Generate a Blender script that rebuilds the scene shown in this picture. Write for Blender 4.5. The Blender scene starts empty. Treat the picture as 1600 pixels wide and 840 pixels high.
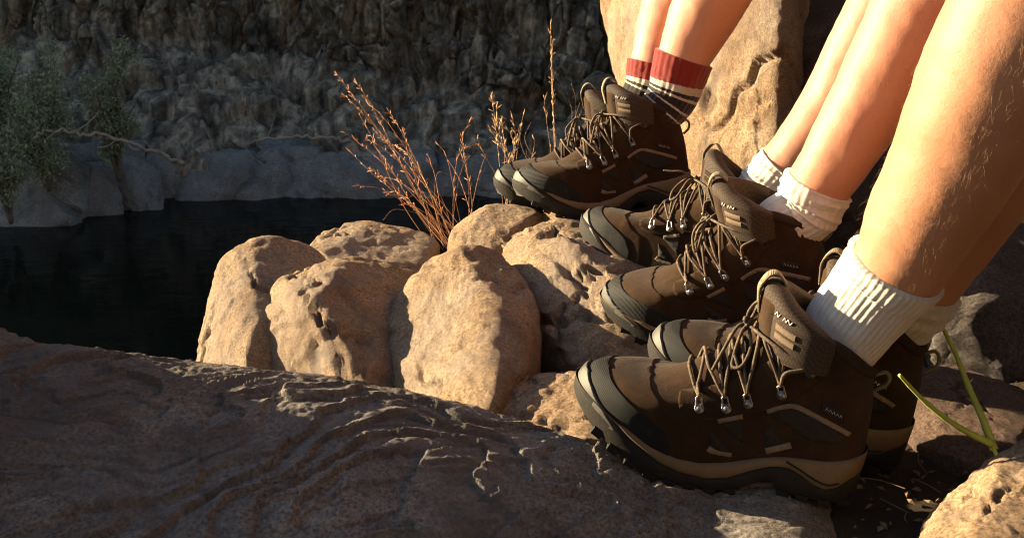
import bpy, bmesh, math, random
import numpy as np
from mathutils import Vector, Matrix
rnd = random.Random(7)
rng = np.random.default_rng(7)
scene = bpy.context.scene
COL = scene.collection
R = math.radians

# ------------------------------------------------------------------ camera, sky, sun, exposure
CAM_POS = np.array([0.0, 0.0, 1.0]); PITCH = R(20.0); FPX = 1537.0      # photo is 1600 px wide
cd = bpy.data.cameras.new('camera'); cam = bpy.data.objects.new('camera', cd); COL.objects.link(cam)
cam.location = CAM_POS; cam.rotation_euler = (R(90) - PITCH, 0, 0)
cd.sensor_width = 36; cd.sensor_fit = 'HORIZONTAL'; cd.lens = 36 * FPX / 1600; cd.clip_start = 0.02; cd.clip_end = 400
cd.dof.use_dof = True; cd.dof.focus_distance = 1.25; cd.dof.aperture_fstop = 20.0
scene.camera = cam
SUN_EL, SUN_PHI = R(15.0), R(21.0)      # low sun from the left, a little beyond the subject
SUN = np.array([-math.cos(SUN_EL) * math.cos(SUN_PHI), math.cos(SUN_EL) * math.sin(SUN_PHI), math.sin(SUN_EL)])
w = bpy.data.worlds.new('World'); scene.world = w; w.use_nodes = True
nt = w.node_tree; bg = nt.nodes['Background']; sky = nt.nodes.new('ShaderNodeTexSky')
sky.sky_type = 'NISHITA'; sky.sun_disc = False; sky.sun_elevation = SUN_EL
sky.sun_rotation = math.atan2(SUN[0], SUN[1]); sky.altitude = 300
nt.links.new(sky.outputs[0], bg.inputs[0]); bg.inputs[1].default_value = 0.05
sl = bpy.data.lights.new('sun', 'SUN'); so = bpy.data.objects.new('sun', sl); COL.objects.link(so)
sl.energy = 5.0; sl.angle = R(0.5); sl.color = (1.0, 0.79, 0.50)
so.rotation_euler = Vector(SUN).to_track_quat('Z', 'Y').to_euler(); so.location = (-6, 3, 5)
vs = scene.view_settings; vs.view_transform = 'Standard'; vs.look = 'None'; vs.exposure = 2.05; vs.gamma = 1
vs.use_curve_mapping = False
scene.render.engine = 'CYCLES'; scene.cycles.use_denoising = True; scene.cycles.max_bounces = 8; scene.cycles.filter_width = 1.05

# ------------------------------------------------------------------ numeric helpers
_f = np.array([0, math.cos(PITCH), -math.sin(PITCH)]); _u = np.array([0, math.sin(PITCH), math.cos(PITCH)]); _r = np.array([1.0, 0, 0])
def at(px, py, dep):                      # photo pixel + distance -> point in the place
    return CAM_POS + dep * (_f + _r * (px - 800) / FPX + _u * (420 - py) / FPX)
def ats(l): return np.array([at(*p) for p in l])
_perm = rng.permutation(256); _grad = rng.normal(size=(256, 3)); _grad /= np.linalg.norm(_grad, axis=1)[:, None]
def _hash(i, j, k): return _perm[(_perm[(_perm[i & 255] + j) & 255] + k) & 255]
def noise(P):
    P = np.asarray(P, float); I = np.floor(P).astype(np.int64); fr = P - I; u = fr * fr * fr * (fr * (fr * 6 - 15) + 10)
    out = np.zeros(len(P))
    for a in (0, 1):
        for b in (0, 1):
            for c in (0, 1):
                g = _grad[_hash(I[:, 0] + a, I[:, 1] + b, I[:, 2] + c)]
                d = np.einsum('ij,ij->i', g, fr - np.array([a, b, c]))
                out += d * (u[:, 0] if a else 1 - u[:, 0]) * (u[:, 1] if b else 1 - u[:, 1]) * (u[:, 2] if c else 1 - u[:, 2])
    return out * 1.6
def fbm(P, o=4, gain=.5):
    P = np.asarray(P, float); s = 0; a = 1.0
    for k in range(o): s = s + a * noise(P + 17.3 * k); P = P * 2.03; a *= gain
    return s
def ridged(P, o=3):
    P = np.asarray(P, float); s = 0; a = 1.0
    for k in range(o): s = s + a * (1 - 2 * np.abs(noise(P + 31.7 * k))); P = P * 2.1; a *= .5
    return s
def worley(P):
    I = np.floor(P).astype(np.int64); f1 = np.full(len(P), 9.); f2 = f1.copy(); idx = np.zeros(len(P), np.int64)
    for a in (-1, 0, 1):
        for b in (-1, 0, 1):
            for c in (-1, 0, 1):
                h = _hash(I[:, 0] + a, I[:, 1] + b, I[:, 2] + c)
                q = I + np.array([a, b, c]) + .5 + _grad[h] * .45
                d = np.linalg.norm(q - P, axis=1); m = d < f1
                f2 = np.where(m, f1, np.minimum(f2, d)); idx = np.where(m, h, idx); f1 = np.where(m, d, f1)
    return f1, f2, idx
def cell_tilt(P, k):                       # planar facets: each cell leans its own way
    I = np.floor(P).astype(np.int64); f1 = np.full(len(P), 9.); out = np.zeros(len(P))
    for a in (-1, 0, 1):
        for b in (-1, 0, 1):
            for c in (-1, 0, 1):
                h = _hash(I[:, 0] + a, I[:, 1] + b, I[:, 2] + c); q = I + np.array([a, b, c]) + .5 + _grad[h] * .45; v = P - q; d = np.linalg.norm(v, axis=1); m = d < f1
                out = np.where(m, np.einsum('ij,ij->i', v, _grad[(h + 71) % 256]) * k + _grad[h, 0] * .4 * k, out); f1 = np.where(m, d, f1)
    return out
def sstep(a, b, x): t = np.clip((x - a) / (b - a), 0, 1); return t * t * (3 - 2 * t)
def terrace(q, k, sharp=.25):
    t = q * k; fl = np.floor(t); fr = t - fl
    return (fl + sstep(.5 - sharp, .5 + sharp, fr)) / k
def catmull(pts, n):
    P = np.asarray(pts, float); P = np.vstack([2 * P[0] - P[1], P, 2 * P[-1] - P[-2]]); out = []
    for i in range(1, len(P) - 2):
        t = np.linspace(0, 1, n, endpoint=(i == len(P) - 3))[:, None]
        a, b, c, d = P[i - 1], P[i], P[i + 1], P[i + 2]
        out.append(.5 * (2 * b + (c - a) * t + (2 * a - 5 * b + 4 * c - d) * t * t + (3 * b - a - 3 * c + d) * t ** 3))
    return np.vstack(out)

# ------------------------------------------------------------------ mesh helpers
def raw_mesh(name, V, F, mat=None, smooth=True, uv=None):
    V = np.asarray(V, np.float32); F = np.asarray(F, np.int32); k = F.shape[1]
    me = bpy.data.meshes.new(name); me.vertices.add(len(V)); me.vertices.foreach_set('co', V.ravel())
    me.loops.add(F.size); me.loops.foreach_set('vertex_index', F.ravel())
    me.polygons.add(len(F)); me.polygons.foreach_set('loop_start', np.arange(0, F.size, k, dtype=np.int32))
    me.polygons.foreach_set('loop_total', np.full(len(F), k, np.int32))
    me.polygons.foreach_set('use_smooth', np.full(len(F), smooth, bool))
    me.update(calc_edges=True); me.validate()
    if uv is not None:
        l = me.uv_layers.new(name='uv'); l.data.foreach_set('uv', np.asarray(uv, np.float32)[F.ravel()].ravel())
    if mat: me.materials.append(mat)
    return me
def link(name, me, parent=None, **props):
    o = bpy.data.objects.new(name, me); COL.objects.link(o)
    if parent is not None: o.parent = parent
    for k, v in props.items():
        if v is not None: o[k] = v
    return o
def empty(name, mat4=None, **props):
    o = bpy.data.objects.new(name, None); COL.objects.link(o); o.empty_display_size = .05
    if mat4 is not None: o.matrix_world = mat4
    for k, v in props.items():
        if v is not None: o[k] = v
    return o
class MB:                                 # collects quads/tris pieces of ONE object
    def __init__(s): s.V = []; s.T = []; s.UV = []; s.n = 0
    def add(s, V, F, uv=None):
        V = np.asarray(V, float); F = np.asarray(F, int)
        if F.shape[1] == 4: F = np.vstack([F[:, [0, 1, 2]], F[:, [0, 2, 3]]])
        s.V.append(V); s.T.append(F + s.n); s.UV.append(np.zeros((len(V), 2)) if uv is None else np.asarray(uv)); s.n += len(V)
        return s
    def mesh(s, name, mat, smooth=True, flip=False, my=False):
        V = np.vstack(s.V).copy(); T = np.vstack(s.T)
        if my: V[:, 1] *= -1; T = T[:, ::-1]
        if flip: T = T[:, ::-1]
        return raw_mesh(name, V, T, mat, smooth, np.vstack(s.UV))
def grid_faces(nr, nc, wrap=False):
    i = np.arange(nr - 1)[:, None]; j = np.arange(nc if wrap else nc - 1)[None, :]; j2 = (j + 1) % nc
    return np.stack([i * nc + j, i * nc + j2, (i + 1) * nc + j2, (i + 1) * nc + j], -1).reshape(-1, 4)
def frames(P):
    T = np.gradient(P, axis=0); T /= np.linalg.norm(T, axis=1)[:, None] + 1e-12
    a = np.array([0, 0, 1.]) if abs(T[0][2]) < .9 else np.array([1., 0, 0])
    N = np.cross(T[0], a); N /= np.linalg.norm(N); Ns = []
    for t in T:
        N = N - t * (N @ t); N /= np.linalg.norm(N); Ns.append(N)
    Ns = np.array(Ns); return T, Ns, np.cross(T, Ns)
def tube(P, rad, k=6, cap=True):
    P = np.asarray(P, float); n = len(P); rad = np.broadcast_to(np.asarray(rad, float), (n,))
    T, N, B = frames(P); a = np.arange(k) * 2 * math.pi / k
    V = P[:, None] + rad[:, None, None] * (np.cos(a)[None, :, None] * N[:, None] + np.sin(a)[None, :, None] * B[:, None])
    V = V.reshape(-1, 3); F = grid_faces(n, k, True)[:, ::-1]
    uv = np.stack([np.tile(a / (2 * math.pi), n), np.repeat(np.linspace(0, 1, n), k)], -1)
    if cap:
        V = np.vstack([V, P[0], P[-1]]); uv = np.vstack([uv, [0, 0], [0, 1]]); e = []
        for j in range(k):
            e.append([j, (j + 1) % k, n * k, n * k]); e.append([(n - 1) * k + (j + 1) % k, (n - 1) * k + j, n * k + 1, n * k + 1])
        T3 = np.vstack([F[:, [0, 1, 2]], F[:, [0, 2, 3]], np.array(e)[:, :3]]); return V, T3, uv
    return V, F, uv
def box(c, s, rot=None):
    v = np.array([[x, y, z] for x in (-.5, .5) for y in (-.5, .5) for z in (-.5, .5)]) * np.array(s)
    if rot is not None: v = v @ np.array(rot).T
    f = [[0, 1, 3, 2], [4, 6, 7, 5], [0, 4, 5, 1], [2, 3, 7, 6], [0, 2, 6, 4], [1, 5, 7, 3]]
    return v + np.array(c), np.array(f)

# ------------------------------------------------------------------ materials
class NT:
    def __init__(s, name):
        s.m = bpy.data.materials.new(name); s.m.use_nodes = True; s.t = s.m.node_tree; s.b = s.t.nodes['Principled BSDF']
        s.tc = s.t.nodes.new('ShaderNodeTexCoord')
    def n(s, typ, **kw):
        o = s.t.nodes.new('ShaderNode' + typ)
        for k, v in kw.items():
            if k.startswith('i_'):
                key = k[2:]; key = int(key) if key.isdigit() else key.replace('_', ' ')
                if isinstance(v, bpy.types.NodeSocket): s.t.links.new(v, o.inputs[key])
                else: o.inputs[key].default_value = v
            else: setattr(o, k, v)
        return o
    def obj(s, scale=(1, 1, 1), rot=(0, 0, 0), out='Object'):
        m = s.n('Mapping'); s.t.links.new(s.tc.outputs[out], m.inputs[0]); m.inputs['Scale'].default_value = scale; m.inputs['Rotation'].default_value = rot
        return m.outputs[0]
    def noise(s, vec, scale, detail=6, rough=.6, dist=0):
        return s.n('TexNoise', i_Vector=vec, i_Scale=scale, i_Detail=detail, i_Roughness=rough, i_Distortion=dist).outputs[0]
    def vor(s, vec, scale, feature='F1', out=0):
        return s.n('TexVoronoi', feature=feature, i_Vector=vec, i_Scale=scale).outputs[out]
    def ramp(s, fac, stops):
        r = s.n('ValToRGB', i_Fac=fac); e = r.color_ramp.elements
        while len(e) < len(stops): e.new(.5)
        for k, (p, c) in enumerate(stops):
            e[k].position = p; e[k].color = (c[0], c[1], c[2], 1) if hasattr(c, '__len__') else (c, c, c, 1)
        return r.outputs[0]
    def mix(s, fac, a, b, mode='MIX'):
        o = s.n('Mix', data_type='RGBA', blend_type=mode)
        for k, v in ((0, fac), (6, a), (7, b)):
            if isinstance(v, bpy.types.NodeSocket): s.t.links.new(v, o.inputs[k])
            else: o.inputs[k].default_value = v if k == 0 else (v[0], v[1], v[2], 1)
        return o.outputs[2]
    def math(s, op, a, b=0.0):
        o = s.n('Math', operation=op)
        for k, v in ((0, a), (1, b)):
            if isinstance(v, bpy.types.NodeSocket): s.t.links.new(v, o.inputs[k])
            else: o.inputs[k].default_value = v
        return o.outputs[0]
    def bump(s, h, strength, dist, prev=None):
        o = s.n('Bump', i_Height=h, i_Strength=strength, i_Distance=dist)
        if prev is not None: s.t.links.new(prev, o.inputs['Normal'])
        s.t.links.new(o.outputs[0], s.b.inputs['Normal']); return o.outputs[0]
    def set(s, **kw):
        for k, v in kw.items():
            i = s.b.inputs[k.replace('_', ' ')]
            if isinstance(v, bpy.types.NodeSocket): s.t.links.new(v, i)
            else: i.default_value = (v[0], v[1], v[2], 1) if hasattr(v, '__len__') and len(v) == 3 and i.type == 'RGBA' else v
        return s.m

def rock_mat(name, c_lo, c_mid, c_hi, lichen, grain=1.0, streak=.4, bumpd=1.0, dark=.5):
    m = NT(name); v = m.obj()
    big = m.noise(v, 7 * grain, 5, .6, .4); mid = m.noise(v, 38 * grain, 8, .72); fine = m.noise(v, 260 * grain, 6, .75)
    col = m.ramp(big, [(.3, c_lo), (.5, c_mid), (.7, c_hi)])
    col = m.mix(.75, col, m.ramp(mid, [(.30, (.55, .50, .46)), (.5, (1, 1, 1)), (.70, (1.22, 1.16, 1.08))]), 'MULTIPLY')
    col = m.mix(.7, col, m.ramp(fine, [(.38, (.25, .22, .20)), (.5, (1, 1, 1)), (.62, (1.7, 1.62, 1.5))]), 'MULTIPLY')
    li = m.ramp(m.noise(v, 13 * grain, 7, .7, .6), [(.56, 0), (.66, 1)])
    col = m.mix(m.math('MULTIPLY', li, dark), col, lichen)
    pale = m.ramp(m.noise(m.obj((1, 1, 1.3), (.3, .5, 0)), 24 * grain, 8, .75, .3), [(.60, 0), (.72, 1)])
    col = m.mix(m.math('MULTIPLY', pale, .45), col, (c_hi[0] * 1.25, c_hi[1] * 1.25, c_hi[2] * 1.25))
    gy = m.ramp(m.noise(m.obj((1, 1, 1), (.7, .3, .1)), 4.2 * grain, 5, .6, 1.0), [(.47, 0), (.60, 1)]); lum = (c_mid[0] + c_mid[1] + c_mid[2]) / 3
    col = m.mix(m.math('MULTIPLY', gy, .4), col, (lum * .95, lum * .86, lum * .80))
    pat = m.ramp(m.noise(m.obj((1, 1, .5), (.2, .1, .4)), 5 * grain, 6, .62, 1.2), [(.50, 0), (.62, 1)])
    col = m.mix(m.math('MULTIPLY', pat, .55), col, m.mix(.5, (lichen[0] * 1.5, lichen[1] * 1.25, lichen[2] * 1.15), c_lo))
    sp = m.ramp(m.vor(v, 420 * grain), [(.10, 1), (.22, 0)])
    col = m.mix(m.math('MULTIPLY', sp, .35), col, (.05, .045, .04))
    h1 = m.noise(m.obj((1, 1, streak), (.12, .15, 0)), 130 * grain, 12, .82, .5); h2 = m.noise(v, 520 * grain, 8, .85)
    n1 = m.bump(h1, 1.0, .0140 * bumpd / grain)
    crk = m.ramp(m.vor(m.obj((1, 1.4, .7), (.4, .2, .3)), 9 * grain, 'DISTANCE_TO_EDGE'), [(0, 0), (.018, 1)])
    n2 = m.bump(h2, 1.0, .0070 * bumpd / grain, n1)
    return m.set(Base_Color=col, Roughness=.86, Specular_IOR_Level=.25)
M = {}
M['rock'] = rock_mat('warm_granite', (.35, .235, .145), (.52, .365, .225), (.60, .455, .31), (.14, .11, .085), dark=.8)
M['rock_grey'] = rock_mat('weathered_granite', (.25, .215, .18), (.36, .315, .27), (.48, .43, .375), (.14, .125, .11), dark=.6, bumpd=1.2, streak=1.6)
M['rock_dark'] = rock_mat('shaded_granite', (.10, .085, .076), (.15, .13, .118), (.22, .195, .18), (.07, .062, .056), dark=.5)  # darker granite copy: shade on the rocks by the sitters put into its colour
M['rock_red'] = rock_mat('reddish_granite', (.15, .098, .072), (.18, .122, .092), (.205, .142, .108), (.10, .075, .06), dark=.3, bumpd=.45)
def simple(name, col, rough=.6, spec=.4, noise_scale=None, var=.25, bump=0, bscale=None, **kw):
    m = NT(name); c = col
    if noise_scale:
        f = m.noise(m.obj(), noise_scale, 5, .65)
        c = m.mix(f, tuple(x * (1 - var) for x in col), tuple(min(1, x * (1 + var)) for x in col))
    if bump: m.bump(m.noise(m.obj(), bscale or noise_scale, 5, .7), .8, bump)
    return m.set(Base_Color=c, Roughness=rough, Specular_IOR_Level=spec, **kw)
def suede():
    m = NT('brown_nubuck'); v = m.obj(); f = m.noise(v, 30, 6, .7); g = m.noise(v, 900, 3, .7)
    c = m.ramp(f, [(.3, (.026, .013, .0055)), (.55, (.040, .021, .009)), (.75, (.066, .037, .017))])
    c = m.mix(.5, c, m.ramp(g, [(.3, (.6, .6, .6)), (.7, (1.3, 1.3, 1.3))]), 'MULTIPLY')
    m.bump(g, .6, .0009, m.bump(m.noise(v, 120, 4, .6), .5, .0016)); return m.set(Base_Color=c, Roughness=.95, Specular_IOR_Level=.12, Sheen_Weight=.06, Sheen_Roughness=.5)
M['suede'] = suede()
def mesh_mat():
    m = NT('dark_mesh_fabric'); v = m.obj((1, .3, 1), (0, R(35), 0)); c = m.n('TexChecker', i_Vector=v, i_Scale=700).outputs[1]
    m.bump(c, .5, .0006); return m.set(Base_Color=m.mix(c, (.009, .006, .0035), (.016, .010, .006)), Roughness=.8)
M['mesh'] = mesh_mat()
def tongue_mat():
    m = NT('tongue_fabric'); v = m.obj((1, 1, 1), (0, R(45), R(45))); c = m.n('TexChecker', i_Vector=v, i_Scale=420).outputs[1]
    m.bump(c, .6, .0012); return m.set(Base_Color=m.mix(c, (.024, .014, .007), (.055, .033, .016)), Roughness=.85)
M['tongue'] = tongue_mat()
def rubber():
    m = NT('toe_rubber'); v = m.obj(); f = m.noise(v, 45, 6, .7)
    c = m.ramp(f, [(.3, (.006, .006, .005)), (.6, (.012, .012, .010)), (.8, (.040, .037, .029))])
    wv = m.n('TexWave', i_Vector=m.obj((1, 1, 1), (0, R(20), 0)), i_Scale=190, i_Distortion=1.0).outputs[1]
    m.bump(wv, .25, .0009, m.bump(m.noise(v, 300, 4, .7), .5, .0007)); return m.set(Base_Color=c, Roughness=.75, Specular_IOR_Level=.25)
M['rubber'] = rubber()
M['rand'] = simple('rand_rubber', (.070, .068, .052), .6, .4, 55, .6, .0006, 250)
M['outsole'] = simple('outsole_rubber', (.017, .014, .011), .8, .3, 60, .7, .001, 200)
M['midsole'] = simple('midsole_foam', (.16, .105, .056), .75, .3, 60, .28, .0008, 260)
M['beige'] = simple('beige_trim', (.20, .14, .09), .8, .3, 90, .3, .0006, 600)
M['collar'] = simple('collar_lining', (.032, .020, .012), .9, .2, 60, .3, .001, 500)
M['webbing'] = None
def webbing():
    m = NT('webbing'); wv = m.n('TexWave', i_Vector=m.obj((1, 1, 1), (0, R(30), 0)), i_Scale=260).outputs[1]
    m.bump(wv, .6, .0008); return m.set(Base_Color=m.mix(wv, (.13, .105, .055), (.26, .22, .13)), Roughness=.85)
M['webbing'] = webbing()
M['metal'] = simple('gunmetal', (.30, .30, .31), .42, .5, 90, .3, 0, None, Metallic=1.0)
M['metal_dark'] = simple('dark_metal', (.11, .105, .10), .4, .5, None, 0, 0, None, Metallic=.9)
def lace_mat():
    m = NT('lace_cord'); uv = m.n('Mapping', i_Vector=m.tc.outputs['UV']); uv.inputs['Scale'].default_value = (2, 90, 1)
    c = m.n('TexChecker', i_Vector=uv.outputs[0], i_Scale=1.0).outputs[1]
    f = m.noise(m.obj(), 140, 3, .6); c2 = m.ramp(f, [(.42, (.20, .135, .070)), (.5, (.05, .035, .022))])
    m.bump(m.noise(m.obj(), 1100, 2, .5), .7, .0008); return m.set(Base_Color=m.mix(m.math('MULTIPLY', c, .35), m.mix(.55, (.085, .054, .026), c2), (.06, .04, .025)), Roughness=.8)
M['lace'] = lace_mat()
M['white_print'] = simple('white_print', (.55, .52, .47), .7)
def skin(name, base):
    m = NT(name); v = m.obj(); f = m.noise(v, 16, 6, .65); g = m.noise(v, 190, 5, .7)
    fr = m.ramp(m.noise(v, 70, 5, .7), [(.60, 0), (.70, 1)])
    c = m.mix(f, tuple(x * k for x, k in zip(base, (.86, .74, .68))), tuple(min(1, x * k) for x, k in zip(base, (1.05, 1.08, 1.1))))
    c = m.mix(m.math('MULTIPLY', fr, .3), c, (base[0] * .7, base[1] * .5, base[2] * .42)); c = m.mix(m.ramp(g, [(.55, 0), (.75, .5)]), c, (base[0] * .8, base[1] * .6, base[2] * .5))
    m.bump(g, .35, .0012, m.bump(m.vor(v, 900), .15, .0005))
    return m.set(Base_Color=c, Roughness=.55, Specular_IOR_Level=.4, Subsurface_Weight=.12, Subsurface_Radius=(.012, .005, .003), Subsurface_Scale=.6)
M['skin1'] = skin('skin_a', (.46, .225, .125)); M['skin2'] = skin('skin_b', (.48, .24, .145)); M['skin3'] = skin('skin_c', (.52, .27, .17))
M['hair'] = simple('leg_hair', (.40, .25, .11), .45, .5)
def sock_white():
    m = NT('white_cotton'); f = m.noise(m.obj(), 40, 5, .6); g = m.noise(m.obj(), 700, 3, .7)
    m.bump(g, .7, .0012)
    return m.set(Base_Color=m.mix(f, (.50, .45, .38), (.66, .61, .53)), Roughness=.92, Specular_IOR_Level=.15, Sheen_Weight=.3, Subsurface_Weight=.1, Subsurface_Radius=(.004, .004, .004))
M['sock'] = sock_white()
def sock_stripe():
    m = NT('striped_wool'); s = m.n('SeparateXYZ', i_0=m.tc.outputs['UV']).outputs[1]
    jit = m.noise(m.obj(), 260, 3, .6); s = m.math('ADD', s, m.math('MULTIPLY', m.math('SUBTRACT', jit, .5), .03))
    blk = (.022, .016, .014); red = (.22, .020, .013); crm = (.52, .45, .36)
    r = m.n('ValToRGB', i_Fac=s); r.color_ramp.interpolation = 'CONSTANT'; e = r.color_ramp.elements
    st = [(0, blk), (.44, crm), (.46, blk), (.53, crm), (.55, blk), (.63, crm), (.655, blk), (.69, crm), (.755, red)]
    while len(e) < len(st): e.new(.5)
    for k, (p, c) in enumerate(st): e[k].position = p; e[k].color = (*c, 1)
    g = m.noise(m.obj(), 500, 3, .7); m.bump(g, .9, .002)
    return m.set(Base_Color=m.mix(.5, r.outputs[0], m.ramp(g, [(.3, .55), (.7, 1.3)]), 'MULTIPLY'), Roughness=.95, Specular_IOR_Level=.1, Sheen_Weight=.35)
M['stripes'] = sock_stripe()
def soil():
    m = NT('dark_soil'); v = m.obj(); f = m.noise(v, 30, 8, .7); g = m.noise(v, 220, 6, .8)
    m.bump(g, .9, .005, m.bump(f, .9, .02))
    return m.set(Base_Color=m.mix(g, (.035, .026, .018), (.12, .09, .065)), Roughness=.95, Specular_IOR_Level=.1)
M['soil'] = soil()
M['litter'] = simple('leaf_litter', (.17, .115, .065), .9, .2, 60, .5)
M['grass'] = simple('dry_grass', (.42, .21, .10), .7, .3, 20, .35)
M['straw'] = simple('pale_dry_grass', (.47, .31, .16), .7, .3, 20, .3)
M['green'] = simple('green_stem', (.45, .52, .09), .55, .4, 60, .25)
def cliff_mat():
    m = NT('cliff_rock'); v = m.obj((1, 1, .28)); a = m.noise(m.obj((1.2, 1, .22)), 2.2, 8, .68, .5); b = m.noise(m.obj(), 6, 8, .75); c0 = m.noise(v, 9, 8, .75)
    col = m.ramp(a, [(.36, (.05, .045, .036)), (.5, (.235, .20, .148)), (.60, (.50, .42, .30))])
    col = m.mix(.8, col, m.ramp(b, [(.35, (.35, .35, .34)), (.55, (1, 1, 1)), (.72, (1.6, 1.5, 1.35))]), 'MULTIPLY')
    st = m.ramp(c0, [(.55, 0), (.66, 1)]); col = m.mix(m.math('MULTIPLY', st, .6), col, (.028, .028, .026))
    lich = m.ramp(m.noise(m.obj(), 3.3, 8, .75, .8), [(.60, 0), (.68, 1)]); col = m.mix(m.math('MULTIPLY', lich, .4), col, (.30, .28, .22))
    m.bump(m.noise(m.obj(), 22, 8, .75), .9, .035, m.bump(m.noise(v, 6, 6, .7), .8, .08))
    return m.set(Base_Color=col, Roughness=.92, Specular_IOR_Level=.15)
M['cliff'] = cliff_mat()
M['bank'] = rock_mat('bank_rock', (.24, .25, .235), (.40, .41, .385), (.56, .57, .54), (.12, .12, .11), grain=.16, dark=.5, bumpd=1.2)
def water_mat():
    m = NT('dark_water'); h = m.noise(m.obj((1, 2.2, 1)), 2.2, 3, .5); m.bump(h, .25, .03)
    return m.set(Base_Color=(.004, .006, .005), Roughness=.06, Specular_IOR_Level=.3, IOR=1.33)
M['water'] = water_mat()
M['bark'] = simple('grey_bark', (.13, .105, .085), .9, .2, 4, .35)
M['branch'] = simple('bleached_branch', (.33, .28, .22), .85, .2, 8, .25)
def leaf(name, a, b):
    m = NT(name); i = m.n('ObjectInfo'); g = m.n('NewGeometry').outputs['Random Per Island']
    return m.set(Base_Color=m.mix(g, a, b), Roughness=.6, Specular_IOR_Level=.35)
M['leaf'] = leaf('grey_green_leaf', (.12, .15, .075), (.30, .34, .19)); M['leaf_dark'] = leaf('dark_green_leaf', (.022, .035, .018), (.06, .075, .04))

# ------------------------------------------------------------------ rocks
_ico = {}
def ico(sub):
    if sub not in _ico:
        bm = bmesh.new(); bmesh.ops.create_icosphere(bm, subdivisions=sub, radius=1)
        V = np.array([v.co[:] for v in bm.verts]); F = np.array([[v.index for v in f.verts] for f in bm.faces]); bm.free(); _ico[sub] = (V / np.linalg.norm(V, axis=1)[:, None], F)
    return _ico[sub]
def vnormals(V, F):
    n = np.cross(V[F[:, 1]] - V[F[:, 0]], V[F[:, 2]] - V[F[:, 0]]); N = np.zeros_like(V)
    for k in range(3):
        for c in range(3): N[:, c] += np.bincount(F[:, k], n[:, c], len(V))
    return N / (np.linalg.norm(N, axis=1)[:, None] + 1e-12)
def hull_rock(name, pts, label, cat='rock', p=11, sub=6, a=(.05, .02, .010, .004), seed=0, mat='rock', group=None, strata=(.2, .3, 1), kind=None, dim=None, parent=None, chips=34, smooth=True):
    pts = np.asarray(pts, float); lo, hi = pts.min(0), pts.max(0); ext = np.maximum((hi - lo) / 2, .02); c = (lo + hi) / 2
    c = .5 * c + .5 * pts.mean(0); q = (pts - c) / ext
    bm = bmesh.new()
    for v in q: bm.verts.new(v)
    bmesh.ops.convex_hull(bm, input=bm.verts[:]); bm.normal_update(); pl = []
    for f in bm.faces:
        n = np.array(f.normal[:]); h = float(n @ np.array(f.verts[0].co[:]))
        if h < 0: n, h = -n, -h
        h = max(h, .05)
        for k, (n2, h2) in enumerate(pl):
            if n @ n2 > .965: pl[k] = (n2, max(h, h2)); break
        else: pl.append((n, h))
    bm.free(); N = np.array([x[0] for x in pl]); H = np.array([x[1] for x in pl])
    D, F = ico(sub); S = np.maximum(0, D @ N.T / H[None]); r = (S ** p).sum(1) ** (-1 / p) if p < 50 else 1 / S.max(1)
    V = c + D * r[:, None] * ext
    g = np.random.default_rng(seed + 500)
    for k in range(chips):                 # chip flats off the rounded block
        nv = g.normal(size=3); nv /= np.linalg.norm(nv); h = (V - c) @ nv; hm = h.max(); cut = hm * (1 - g.uniform(.02, .13)); ex = h - cut; wdt = .0045 * hm
        V = V - np.where(ex > -4 * wdt, wdt * np.logaddexp(0, np.clip(ex / wdt, -30, 200)), 0)[:, None] * nv
    vl, vh = V.min(0), V.max(0); V = lo + (V - vl) / (vh - vl) * (hi - lo)     # keep the measured size
    sz = float(np.mean(ext)) if dim is None else dim; off = np.array([seed * 3.7, seed * 1.3, -seed * 2.1])
    st = np.asarray(strata, float); st = st / np.linalg.norm(st)
    for stage in (0, 1):
        nn = vnormals(V, F); U = V / sz
        if stage == 0: d = a[0] * .5 * fbm(U * 1.1 + off, 2) + a[1] * .35 * fbm(U * 3.1 + off, 2)
        else:
            Us = U + (U @ st)[:, None] * st * 1.5
            q = fbm(Us * .9 + off + 9, 2)
            f1, f2, _i = worley(U * .75 + off + .12 * np.stack([fbm(U * 3 + off, 3), fbm(U * 3 + 5, 3), fbm(U * 3 + 9, 3)], -1))
            crack = np.exp(-((f2 - f1) / .024) ** 2) * sstep(-.1, .25, noise(U * 1.3 + off + 3))
            d = a[2] * 2.2 * (terrace(q, 2.2, .07) - .7 * q) - a[2] * 4.0 * crack + a[2] * .25 * fbm(Us * 5 + off, 3) + a[3] * .9 * fbm(Us * np.array([1, 1, .6]) * 13 + off, 5, .66)
            g1, g2, gi = worley(U * np.array([1.5, 1.5, .9]) + off + .2 * np.stack([fbm(U * 2.5 + off, 3), fbm(U * 2.5 + 5, 3), fbm(U * 2.5 + 9, 3)], -1))
            d += a[2] * .9 * _grad[gi, 0] * sstep(.0, .06, g2 - g1) + a[3] * 1.0 * fbm(U * np.array([7, 7, 1.6]) + off, 3)
        V = V + nn * (d * sz)[:, None]
    org = np.array([c[0], c[1], V[:, 2].min()])
    o = link(name, raw_mesh(name, V - org, F, M[mat], smooth), parent, label=label, category=cat if not kind else None, group=group, kind=kind); o.location = org
    return o
def lower(P, dz): P = np.array(P, float); P[:, 2] -= dz; return P
def back(l, dd, z=None):                   # the same outline further away along each sight line
    P = ats([(a, b, d + dd) for a, b, d in l])
    if z is not None: P[:, 2] = np.minimum(P[:, 2], z)
    return P

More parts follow.
